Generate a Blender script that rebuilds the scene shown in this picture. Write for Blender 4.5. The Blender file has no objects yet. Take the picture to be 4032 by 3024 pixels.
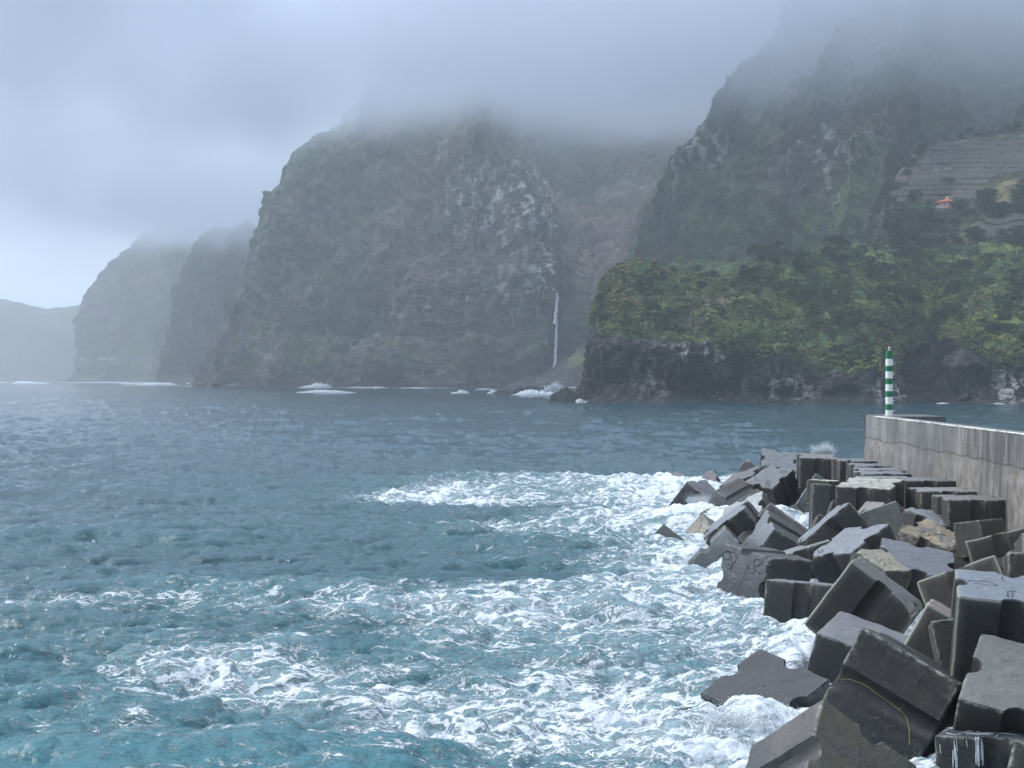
import bpy, bmesh, math, random
import numpy as np
from mathutils import Vector, Quaternion, Matrix

sc = bpy.context.scene
R = math.radians
rng = np.random.default_rng(7)
random.seed(7)

# ------------------------------------------------------------------ camera
CAM_H = 10.0
FOC = 5822.0                      # focal length in photo pixels (4032 wide)
cam_d = bpy.data.cameras.new("camera")
cam_d.sensor_width = 36.0
cam_d.lens = FOC / 4032 * 36.0
cam_d.clip_start = 0.5
cam_d.clip_end = 60000
cam = bpy.data.objects.new("camera", cam_d)
sc.collection.objects.link(cam)
cam.location = (0, 0, CAM_H)
cam.rotation_euler = (R(90) - 14 / FOC, 0, 0)
sc.camera = cam

# ------------------------------------------------------------------ world and sun
SUN_EL, SUN_AZ = 38.0, -68.0      # azimuth from the view direction (+Y), minus = left
BACK_SKY = .14
def build_world():
    w = bpy.data.worlds.new("World"); sc.world = w; w.use_nodes = True
    nt = w.node_tree; nt.nodes.clear(); N = nt.nodes.new; L = nt.links.new
    out = N('ShaderNodeOutputWorld'); bg = N('ShaderNodeBackground')
    sky = N('ShaderNodeTexSky'); sky.sky_type = 'NISHITA'; sky.sun_disc = False
    sky.sun_elevation = R(SUN_EL); sky.sun_rotation = R(SUN_AZ)
    sky.air_density = 1.5; sky.dust_density = 3.0
    tc = N('ShaderNodeTexCoord'); sep = N('ShaderNodeSeparateXYZ')
    L(tc.outputs['Generated'], sep.inputs[0])
    # overcast: a cloud colour that rises in brightness towards the zenith
    ramp = N('ShaderNodeValToRGB'); e = ramp.color_ramp.elements
    e[0].position = 0.0; e[0].color = (0.41, 0.49, 0.66, 1)
    e[1].position = 0.9; e[1].color = (2.4, 2.65, 3.05, 1)
    k = ramp.color_ramp.elements.new(0.05); k.color = (0.36, 0.455, 0.62, 1)
    k = ramp.color_ramp.elements.new(0.10); k.color = (0.44, 0.545, 0.72, 1)
    k = ramp.color_ramp.elements.new(0.16); k.color = (0.40, 0.51, 0.69, 1)
    k = ramp.color_ramp.elements.new(0.28); k.color = (0.74, 0.90, 1.2, 1)
    k = ramp.color_ramp.elements.new(0.5); k.color = (1.5, 1.72, 2.05, 1)
    L(sep.outputs['Z'], ramp.inputs['Fac'])
    # big soft cloud masses and the glow low in the west (left)
    mp = N('ShaderNodeMapping'); mp.inputs['Scale'].default_value = (1.3, 1.3, 3.6)
    L(tc.outputs['Generated'], mp.inputs[0])
    nz = N('ShaderNodeTexNoise'); nz.inputs['Scale'].default_value = 2.6; nz.inputs['Detail'].default_value = 5; nz.inputs['Roughness'].default_value = .45
    L(mp.outputs[0], nz.inputs['Vector'])
    mr = N('ShaderNodeMapRange'); mr.inputs['From Min'].default_value = .3; mr.inputs['From Max'].default_value = .7
    mr.inputs['To Min'].default_value = .84; mr.inputs['To Max'].default_value = 1.16
    L(nz.outputs['Fac'], mr.inputs['Value'])
    dot = N('ShaderNodeVectorMath'); dot.operation = 'DOT_PRODUCT'
    g = Vector((math.sin(R(-25)), math.cos(R(-25)), .15)).normalized()
    dot.inputs[1].default_value = g
    L(tc.outputs['Generated'], dot.inputs[0])
    gm = N('ShaderNodeMapRange'); gm.inputs['From Min'].default_value = .87; gm.inputs['From Max'].default_value = 1.0
    gm.inputs['To Min'].default_value = 1.0; gm.inputs['To Max'].default_value = 2.0; gm.interpolation_type = 'SMOOTHSTEP'
    L(dot.outputs['Value'], gm.inputs['Value'])
    m1 = N('ShaderNodeMath'); m1.operation = 'MULTIPLY'; L(mr.outputs[0], m1.inputs[0]); L(gm.outputs[0], m1.inputs[1])
    vm = N('ShaderNodeVectorMath'); vm.operation = 'SCALE'; L(ramp.outputs['Color'], vm.inputs[0]); L(m1.outputs[0], vm.inputs['Scale'])
    # sky dimmed behind the viewpoint, landward, to keep faces turned this way dark
    am = N('ShaderNodeMapRange'); am.inputs['From Min'].default_value = -.55; am.inputs['From Max'].default_value = .25
    am.inputs['To Min'].default_value = BACK_SKY; am.inputs['To Max'].default_value = 1.0; am.interpolation_type = 'SMOOTHSTEP'
    dt = N('ShaderNodeVectorMath'); dt.operation = 'DOT_PRODUCT'; dt.inputs[1].default_value = Vector((-.35, .75, .75)); L(tc.outputs['Generated'], dt.inputs[0]); L(dt.outputs['Value'], am.inputs['Value'])
    m2 = N('ShaderNodeMath'); m2.operation = 'MULTIPLY'; L(m1.outputs[0], m2.inputs[0]); L(am.outputs[0], m2.inputs[1])
    L(m2.outputs[0], vm.inputs['Scale'])
    s2 = N('ShaderNodeVectorMath'); s2.operation = 'SCALE'; L(sky.outputs[0], s2.inputs[0]); s2.inputs['Scale'].default_value = 0.02
    ad = N('ShaderNodeVectorMath'); ad.operation = 'ADD'; L(vm.outputs[0], ad.inputs[0]); L(s2.outputs[0], ad.inputs[1])
    L(ad.outputs[0], bg.inputs['Color']); bg.inputs['Strength'].default_value = 0.87
    L(bg.outputs[0], out.inputs['Surface'])
build_world()
sl = bpy.data.lights.new("sun", 'SUN'); sl.energy = 3.0; sl.angle = R(6); sl.color = (1.0, .96, .9)
sun = bpy.data.objects.new("sun", sl); sc.collection.objects.link(sun)
_sd = Vector((math.sin(R(SUN_AZ)) * math.cos(R(SUN_EL)), math.cos(R(SUN_AZ)) * math.cos(R(SUN_EL)), math.sin(R(SUN_EL))))
sun.rotation_euler = (-_sd).to_track_quat('-Z', 'Y').to_euler()
sc.view_settings.view_transform = 'Standard'; sc.view_settings.look = 'None'
sc.view_settings.exposure = 0.0; sc.view_settings.gamma = 1
sc.render.engine = 'CYCLES'
sc.cycles.max_bounces = 6; sc.cycles.diffuse_bounces = 2; sc.cycles.glossy_bounces = 2
sc.cycles.transmission_bounces = 1; sc.cycles.volume_bounces = 4
sc.cycles.volume_max_steps = 128
sc.cycles.use_denoising = True
sc.cycles.caustics_reflective = False; sc.cycles.caustics_refractive = False

# ------------------------------------------------------------------ helpers
def tag(o, label=None, cat=None, group=None, kind=None):
    if label: o["label"] = label
    if cat: o["category"] = cat
    if group: o["group"] = group
    if kind: o["kind"] = kind
    return o

def P(px, py, Y):                 # a photo position (2212 px wide) at depth Y, as a point
    px = np.asarray(px, float); py = np.asarray(py, float); Y = np.asarray(Y, float)
    k = 3194.0
    return np.stack([(px - 1106) / k * Y, Y, CAM_H - (py - 822) / k * Y], -1)

def mesh_obj(name, V, F, mat=None, parent=None, smooth=True, cols=None, attrs=None, sharp=None):
    V = np.asarray(V, np.float32); F = np.asarray(F, np.int32)
    me = bpy.data.meshes.new(name)
    n, k = F.shape
    me.vertices.add(len(V)); me.vertices.foreach_set('co', V.ravel())
    me.loops.add(n * k); me.loops.foreach_set('vertex_index', F.ravel())
    me.polygons.add(n); me.polygons.foreach_set('loop_start', np.arange(0, n * k, k, dtype=np.int32))
    me.update(calc_edges=True)
    me.polygons.foreach_set('use_smooth', np.full(n, smooth))
    if cols is not None:
        a = me.color_attributes.new('Col', 'FLOAT_COLOR', 'POINT')
        c = np.ones((len(V), 4), np.float32); c[:, :3] = cols; a.data.foreach_set('color', c.ravel())
    for nm, arr in (attrs or {}).items():
        a = me.attributes.new(nm, 'FLOAT', 'POINT'); a.data.foreach_set('value', np.asarray(arr, np.float32))
    if sharp: me.set_sharp_from_angle(angle=sharp)
    if mat: me.materials.append(mat)
    o = bpy.data.objects.new(name, me); sc.collection.objects.link(o)
    if parent: o.parent = parent
    return o

def empty(name, loc=(0, 0, 0)):
    o = bpy.data.objects.new(name, None); sc.collection.objects.link(o); o.location = loc; return o

def grid_faces(nr, nc, wrap=False):
    i = np.arange(nr - 1)[:, None]; j = np.arange(nc if wrap else nc - 1)[None, :]
    j2 = (j + 1) % nc
    return np.stack([i * nc + j, i * nc + j2, (i + 1) * nc + j2, (i + 1) * nc + j], -1).reshape(-1, 4)

_perm = np.random.default_rng(3).random(65536).astype(np.float32)
def vnoise(p):                    # value noise 0..1 at points (...,3)
    p = np.asarray(p, np.float64); i = np.floor(p).astype(np.int64); f = p - i; f = f * f * f * (f * (f * 6 - 15) + 10)
    def h(dx, dy, dz):
        a = (i[..., 0] + dx) * 73856093 ^ (i[..., 1] + dy) * 19349663 ^ (i[..., 2] + dz) * 83492791
        a = (a ^ (a >> 13)) * 1274126177
        return _perm[(a ^ (a >> 16)) & 65535]
    x, y, z = f[..., 0], f[..., 1], f[..., 2]
    a = h(0,0,0)*(1-x)+h(1,0,0)*x; b = h(0,1,0)*(1-x)+h(1,1,0)*x
    c = h(0,0,1)*(1-x)+h(1,0,1)*x; d = h(0,1,1)*(1-x)+h(1,1,1)*x
    return (a*(1-y)+b*y)*(1-z)+(c*(1-y)+d*y)*z
def fbm(p, o=5, g=.5, ridged=False):
    s = 0; a = 1; t = 0; p = np.asarray(p, float)
    for k in range(o):
        n = vnoise(p * 2.03**k + k * 17.3)
        if ridged: n = 1 - abs(2 * n - 1)
        s = s + a * n; t += a; a *= g
    return s / t
def sstep(a, b, x): t = np.clip((x - a) / (b - a), 0, 1); return t * t * (3 - 2 * t)
def noise2(x, y, s, o=4, seed=0, g=.5, ridged=False):
    return fbm(np.stack([x / s, y / s, np.full_like(x, seed * 9.7)], -1), o, g, ridged)

# ------------------------------------------------------------------ materials
class Mat:
    def __init__(s, name):
        s.m = bpy.data.materials.new(name); s.m.use_nodes = True; s.nt = s.m.node_tree; s.nt.nodes.clear()
        s.out = s.N('ShaderNodeOutputMaterial')
    def N(s, t, **kw):
        n = s.nt.nodes.new(t)
        for k, v in kw.items(): setattr(n, k, v)
        return n
    def L(s, a, b): s.nt.links.new(a, b)
    def val(s, sock, v):
        if isinstance(v, (int, float, tuple)): sock.default_value = v
        else: s.L(v, sock)
    def noise(s, scale, detail=4, rough=.5, vec=None, dist=0, sc3=None):
        if vec is None: vec = s.coord()
        if sc3: mp = s.N('ShaderNodeMapping'); mp.inputs['Scale'].default_value = sc3; s.L(vec, mp.inputs[0]); vec = mp.outputs[0]
        n = s.N('ShaderNodeTexNoise'); n.inputs['Scale'].default_value = scale; n.inputs['Detail'].default_value = detail
        n.inputs['Roughness'].default_value = rough; n.inputs['Distortion'].default_value = dist; s.L(vec, n.inputs['Vector']); return n.outputs['Fac']
    def coord(s, k='Object'):
        if not hasattr(s, '_tc'): s._tc = s.N('ShaderNodeTexCoord')
        return s._tc.outputs[k]
    def math(s, op, a, b=0.0, c=0.0, clamp=False):
        n = s.N('ShaderNodeMath', operation=op); n.use_clamp = clamp; s.val(n.inputs[0], a); s.val(n.inputs[1], b)
        if op in ('MULTIPLY_ADD',): s.val(n.inputs[2], c)
        return n.outputs[0]
    def rng(s, v, a, b, c=0.0, d=1.0, smooth=False):
        n = s.N('ShaderNodeMapRange'); n.interpolation_type = 'SMOOTHSTEP' if smooth else 'LINEAR'
        s.val(n.inputs['Value'], v)
        for k, x in zip(('From Min', 'From Max', 'To Min', 'To Max'), (a, b, c, d)): s.val(n.inputs[k], x)
        return n.outputs[0]
    def mix(s, f, a, b, mode='MIX'):
        n = s.N('ShaderNodeMix', data_type='RGBA', blend_type=mode); s.val(n.inputs[0], f)
        for i, v in ((6, a), (7, b)):
            if isinstance(v, tuple): n.inputs[i].default_value = (*v, 1) if len(v) == 3 else v
            else: s.L(v, n.inputs[i])
        return n.outputs[2]
    def attr(s, name, fac=True):
        n = s.N('ShaderNodeAttribute'); n.attribute_name = name; return n.outputs['Fac' if fac else 'Color']
    def bsdf(s, col, rough=.9, spec=.3, bump=None, bs=.5, bd=.02, **kw):
        b = s.N('ShaderNodeBsdfPrincipled')
        if isinstance(col, tuple): b.inputs['Base Color'].default_value = (*col, 1)
        else: s.L(col, b.inputs['Base Color'])
        s.val(b.inputs['Roughness'], rough); s.val(b.inputs['Specular IOR Level'], spec)
        for k, v in kw.items(): s.val(b.inputs[k], v)
        if bump is not None:
            n = s.N('ShaderNodeBump'); n.inputs['Strength'].default_value = bs; n.inputs['Distance'].default_value = bd
            s.L(bump, n.inputs['Height']); s.L(n.outputs[0], b.inputs['Normal']); s.nrm = n.outputs[0]
        s.L(b.outputs[0], s.out.inputs['Surface']); s.b = b; return s.m

def mat_block(name='cast concrete', cap1=(.215, .222, .232), cap2=None, cap3=None):
    m = Mat(name)
    oi = m.N('ShaderNodeObjectInfo'); col = oi.outputs['Color']
    big = m.noise(.55, 4, .6); mid = m.noise(2.6, 6, .65); fine = m.noise(22, 4, .7)
    streak = m.noise(1.2, 4, .6, sc3=(3.0, 3.0, .35))
    c = m.mix(m.rng(big, .35, .65), (.72, .75, .80), (1.2, 1.15, 1.06))
    c = m.mix(1.0, m.mix(1.0, col, (.31, .315, .33), 'MULTIPLY'), c, 'MULTIPLY')
    c = m.mix(m.rng(mid, .4, .72, 0, .45), c, (.06, .052, .042))
    c = m.mix(m.rng(streak, .58, .74, 0, .35), c, (.14, .13, .115))
    c = m.mix(m.rng(fine, .3, .7, 0, .35), c, (.035, .035, .036))
    pk = m.noise(6.5, 3, .8); c = m.mix(m.rng(pk, .60, .66, 0, .55), c, (.020, .020, .021))
    sk = m.noise(38, 2, .5); c = m.mix(m.rng(sk, .68, .74, 0, .5), c, (.28, .28, .26))
    rs = m.noise(.8, 5, .7, sc3=(1.6, 1.6, .5)); c = m.mix(m.rng(rs, .56, .70, 0, .38), c, (.085, .058, .036))
    e = m.attr('edge'); en = m.noise(5, 4, .7)
    c = m.mix(m.math('MULTIPLY', e, m.rng(en, .44, .62, m.math('MULTIPLY', oi.outputs['Alpha'], .9), .8)), c, (.30, .31, .26))
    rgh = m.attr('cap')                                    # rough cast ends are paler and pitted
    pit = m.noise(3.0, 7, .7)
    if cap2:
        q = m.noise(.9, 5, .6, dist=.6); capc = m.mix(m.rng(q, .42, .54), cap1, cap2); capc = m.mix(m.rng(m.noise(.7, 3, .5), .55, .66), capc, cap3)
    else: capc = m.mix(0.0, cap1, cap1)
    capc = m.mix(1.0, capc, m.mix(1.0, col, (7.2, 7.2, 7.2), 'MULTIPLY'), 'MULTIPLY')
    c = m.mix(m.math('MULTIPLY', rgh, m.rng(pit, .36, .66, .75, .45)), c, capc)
    # tide line: wet and dark close to the water
    geo = m.N('ShaderNodeNewGeometry'); sp = m.N('ShaderNodeSeparateXYZ'); m.L(geo.outputs['Position'], sp.inputs[0])
    wz = m.math('ADD', sp.outputs['Z'], m.math('MULTIPLY', big, 1.6))
    wet = m.rng(wz, 1.2, 2.6, 1, 0, True)
    c = m.mix(m.math('MULTIPLY', wet, .55), c, (.022, .024, .026))
    rough = m.rng(wet, 0, 1, .66, .30)
    h = m.math('ADD', m.math('MULTIPLY', mid, 1.0), m.math('MULTIPLY', fine, .35))
    h = m.math('ADD', h, m.math('MULTIPLY', m.math('MULTIPLY', pit, rgh), 1.6)); h = m.math('ADD', h, m.math('MULTIPLY', m.rng(pk, .58, .66), -.5))
    return m.bsdf(c, rough, .45, h, .6, .05)
M_BLOCK = mat_block()
M_MOSSY = mat_block('mossy broken concrete', (.022, .016, .012), (.032, .031, .010), (.09, .085, .07))
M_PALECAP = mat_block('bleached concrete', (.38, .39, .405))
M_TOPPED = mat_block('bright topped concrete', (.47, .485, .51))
M_CRUST = mat_block('pale crusted concrete', (.34, .34, .33), (.46, .45, .42), (.25, .24, .24))
M_STAINED = mat_block('stained concrete', (.16, .165, .17), (.33, .28, .20), (.13, .115, .13))

def mat_cols(name, detail=.25, scale=.12, bumpd=2.0, rough=.95, sc3=(1, 1, 1), stain=None):
    m = Mat(name); c = m.attr('Col', False)
    n = m.noise(scale, 6, .65, sc3=sc3); n2 = m.noise(scale * 5, 5, .7)
    k = m.math('ADD', m.math('MULTIPLY', n, .6), m.math('MULTIPLY', n2, .4))
    c = m.mix(1.0, c, m.mix(m.rng(k, .36, .64), (1 - detail * 1.6,) * 3, (1 + detail * 2.2,) * 3), 'MULTIPLY')
    return m.bsdf(c, rough, .15, k, .9, bumpd)
M_CLIFF = mat_cols('cliff rock and scrub', .32, .02, 14.0)
M_HEAD = mat_cols('headland rock and scrub', .35, .09, 3.0)

def mat_simple(name, col, rough=.8, var=.25, scale=3, spec=.3, bd=.01, **kw):
    m = Mat(name); n = m.noise(scale, 5, .6)
    c = m.mix(m.rng(n, .3, .7), tuple(x * (1 - var) for x in col), tuple(x * (1 + var) for x in col))
    return m.bsdf(c, rough, spec, n, .4, bd, **kw)

BLOCK_POSES = {
    'K1': (3.0, 0, (13.29, 85.75, 0.83), (0.9375, 0.0199, -0.3229, -0.1277)),
    'K2': (3.0, 0, (14.77, 82.16, 0.38), (0.8619, 0.1161, -0.4863, -0.0845)),
    'K3': (3.0, 0, (15.15, 84.74, 0.46), (0.0071, -0.4031, 0.3217, 0.8980)),
    'K4': (3.0, 0, (11.82, 69.48, 0.47), (0.6435, 0.6053, -0.2679, -0.3844)),
    'K5': (3.0, 0, (16.51, 70.00, 1.10), (0.8554, 0.1445, -0.1743, -0.4659)),
    'K6': (3.0, 0, (16.45, 73.96, 1.72), (0.6701, 0.1891, -0.2905, -0.6564)),
    'K7': (3.0, 0, (21.27, 104.73, -0.40), (0.0050, -0.2250, 0.2950, 0.8750)),
    'K8': (3.0, 0, (21.09, 119.61, 1.03), (0.8685, 0.2627, -0.0519, -0.4170)),
    'K9': (3.0, 0, (22.99, 128.50, 1.89), (0.9589, 0.2703, 0.0478, -0.0711)),
    'K10': (3.0, 0, (24.41, 118.39, 2.46), (0.9977, 0.0391, 0.0148, -0.0526)),
    'K12': (3.0, 0, (19.67, 81.14, 2.91), (0.9669, 0.0574, -0.0046, -0.2487)),
    'K13': (3.0, 0, (20.03, 80.13, 1.42), (0.2813, 0.2912, -0.3299, -0.8527)),
    'K14': (2.4, 1, (18.47, 73.95, 2.45), (0.7333, 0.6471, -0.2051, 0.0389)),
    'K15': (3.0, 0, (20.65, 72.70, 1.06), (0.9106, 0.1497, 0.0146, 0.3849)),
    'K15b': (3.0, 0, (21.90, 75.80, 1.55), (0.9750, 0.1000, 0.0500, 0.1900)),
    'K16': (1.6, 1, (21.56, 68.06, 2.74), (0.9584, -0.0786, -0.0298, 0.2729)),
    'K17': (3.2, 0, (17.56, 65.10, 0.72), (0.9794, 0.1488, 0.0824, -0.1092)),
    'K18': (1.8, 1, (14.60, 59.30, 2.00), (0.9300, 0.1800, 0.1000, 0.3000)),
    'K19': (2.9, 0, (12.80, 53.58, 1.52), (0.9357, 0.0277, 0.3085, -0.1687)),
    'K20': (3.0, 0, (13.82, 46.67, 0.98), (0.9553, -0.0055, 0.2435, -0.1676)),
    'K21': (3.0, 0, (17.32, 55.27, 1.34), (0.9542, -0.1724, -0.1618, -0.1833)),
    'K22': (3.0, 0, (13.93, 41.59, 2.72), (0.9887, 0.0713, 0.0313, -0.1280)),
    'K23': (3.0, 0, (13.40, 38.96, 0.92), (0.9415, 0.2441, 0.0506, -0.2269)),
    'K24': (3.0, 0, (22.47, 67.21, 1.53), (0.9823, -0.0820, -0.1224, -0.1158)),
    'K25': (3.0, 0, (18.32, 50.09, 2.61), (0.9889, -0.0608, 0.0054, -0.1353)),
    'K25b': (2.4, 0, (20.15, 56.04, 2.44), (0.9521, -0.2926, 0.0877, 0.0152)),
    'K26': (3.0, 1, (11.76, 49.95, -0.03), (0.9623, 0.0860, 0.1230, -0.2268)),
    'K27': (3.0, 0, (10.68, 41.10, 0.98), (0.4973, 0.6905, 0.4867, 0.1978)),
    'K28': (3.0, 0, (7.60, 36.28, -0.38), (0.8762, 0.3719, 0.2985, -0.0692)),
    'K29': (3.0, 0, (12.81, 38.00, -0.50), (0.9634, -0.0254, -0.0142, -0.2665)),
    'K30': (3.0, 0, (12.67, 33.76, -0.13), (0.9722, -0.0924, 0.1271, -0.1737)),
    'K31': (2.9, 0, (8.15, 46.81, -0.85), (0.9199, 0.1676, -0.1569, 0.3179)),
    'K32': (3.0, 0, (10.30, 53.00, -1.95), (0.7070, 0.4555, -0.0621, 0.5375)),
    'K33': (3.0, 0, (5.50, 44.60, -2.15), (0.8704, 0.3832, -0.2540, 0.1764)),
    'K35': (3.0, 0, (12.12, 61.56, 0.10), (0.9890, -0.0513, 0.0356, -0.1344)),
    'K36': (3.0, 0, (11.79, 82.00, -0.20), (0.6831, 0.6202, -0.3113, 0.2277)),
    'K38': (3.0, 0, (17.80, 116.26, -0.04), (0.1591, 0.3651, 0.4600, 0.7940)),
    'K39': (3.0, 0, (19.42, 121.94, 0.79), (0.9466, 0.0829, -0.1908, -0.2461)),
    'K40': (3.0, 0, (21.30, 133.06, 0.89), (0.6825, 0.6034, -0.3317, 0.2451)),
    'K41': (3.0, 0, (15.69, 139.03, -0.83), (0.9091, 0.1635, -0.1192, 0.3642)),
    'K42': (3.0, 0, (15.34, 121.67, -0.34), (0.8470, 0.3094, 0.1521, 0.4047)),
    'K43': (3.0, 0, (18.10, 134.00, -0.55), (0.8836, 0.3559, -0.2910, 0.0887)),
    'K44': (3.0, 0, (20.90, 95.96, 1.67), (0.9956, -0.0463, 0.0309, -0.0753)),
    'K45': (3.0, 1, (22.18, 105.66, 1.31), (0.6689, 0.5619, -0.3921, 0.2883)),
    'K46': (1.6, 1, (20.59, 97.99, 2.59), (0.8966, -0.0017, 0.0305, 0.4417)),
    'K47': (3.0, 0, (16.06, 98.38, 0.18), (0.9315, 0.2062, -0.2610, -0.1474)),
    'K48': (2.2, 1, (18.86, 83.82, 1.76), (0.9810, -0.0761, 0.1605, -0.0778)),
    'K49': (2.2, 1, (16.45, 76.83, 1.53), (0.9731, -0.0676, 0.2073, -0.0740)),
    'K50': (3.0, 0, (14.62, 72.65, 0.34), (0.9828, -0.0352, -0.1599, -0.0858)),
    'K51': (2.4, 1, (13.58, 42.92, 1.91), (0.9837, -0.1190, -0.0816, -0.1069)),
    'K55': (2.2, 1, (9.60, 93.50, -0.95), (0.7997, 0.4341, -0.1513, 0.3863)),
    'K37a': (1.7, 1, (12.70, 96.50, -0.10), (0.9000, 0.2000, 0.3000, 0.2000)),
    'K37b': (1.4, 1, (13.80, 104.00, 0.00), (0.8000, 0.4000, 0.1000, 0.4000)),
    'K37c': (1.3, 1, (14.80, 106.20, 0.20), (0.9000, -0.3000, 0.2000, 0.1000)),
    'K52': (1.3, 1, (19.40, 79.20, 2.60), (0.9000, 0.1000, -0.3000, 0.3000)),
}


# ------------------------------------------------------------------ armour blocks
def block_mesh(size, seed, plain=False, groove_w=.38, groove_d=.29, chips=3, rough=1.0):
    r = np.random.default_rng(seed); h = 1.5; b = .05
    flat = [-h + b, -1.39, -1.2, -.95, -.7, -groove_w - .03]
    arc = [(u, groove_d * math.cos(u / groove_w * math.pi / 2) ** .6) for u in np.linspace(-groove_w, groove_w, 9)] if not plain else [(u, 0) for u in np.linspace(-groove_w, groove_w, 5)]
    side = [(u, 0) for u in flat] + arc + [(-u, 0) for u in flat[::-1]]
    sec = []
    for q in range(4):
        c, s = math.cos(q * math.pi / 2), math.sin(q * math.pi / 2)
        for u, d in side:
            x, y = u, -(h - d); sec.append((c * x - s * y, s * x + c * y))
    sec = np.array(sec); n = len(sec)
    ins = 1 - b / h
    rings = [(sc_, h, 1) for sc_ in (.02, .2, .38, .55, .7, .83, .925)] + [(ins, h, 1)]
    rings += [(1, z, 0) for z in np.concatenate([[h - b, h - .11], np.linspace(h - .3, -h + .3, 11), [-h + .11, -h + b]])]
    rings += [(ins, -h, 1)] + [(sc_, -h, 1) for sc_ in (.92, .83, .7, .55, .38, .2, .02)]
    V = np.concatenate([np.c_[sec * a, np.full(n, z)] for a, z, _ in rings])
    cap = np.concatenate([np.full(n, c) for *_, c in rings]).astype(float)
    F = grid_faces(len(rings), n, True)[:, ::-1]
    k0 = np.array([[0, i, (i + 1) % n, (i + 1) % n] for i in range(0)])
    ang = np.abs(V)
    mx = np.sort(ang, 1)
    edge = sstep(1.36, 1.47, mx[:, 1]) * 1.0
    off = r.random(3) * 50
    d = (fbm(V * 1.1 + off, 3) - .5) * .05 + (fbm(V * 4.5 + off, 3) - .5) * .05 * rough
    nrm = V / np.linalg.norm(V, axis=1)[:, None]
    V = V + nrm * d[:, None] * (1 + cap[:, None] * (.9 * rough - .5))
    V = V + (fbm(V * 3 + 9 + off, 3)[:, None] - .5) * -.05 * edge[:, None] * nrm
    for _ in range(chips):                                  # broken corners and edges
        g = r.choice([-1, 1], 3).astype(float); g *= r.uniform(.45, 1, 3)
        if r.random() < .5: g[r.integers(3)] *= .15
        g /= np.linalg.norm(g)
        top = np.max(V @ g); lim = top - r.uniform(.10, .38) + (fbm(V * 2.3 + off + 5, 3) - .5) * .35
        ex = V @ g - lim
        V = V - g * np.maximum(ex, 0)[:, None]
        edge = np.maximum(edge, sstep(0, .1, ex) * .5)
    V *= size / 3
    return V, F, edge, cap

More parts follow.
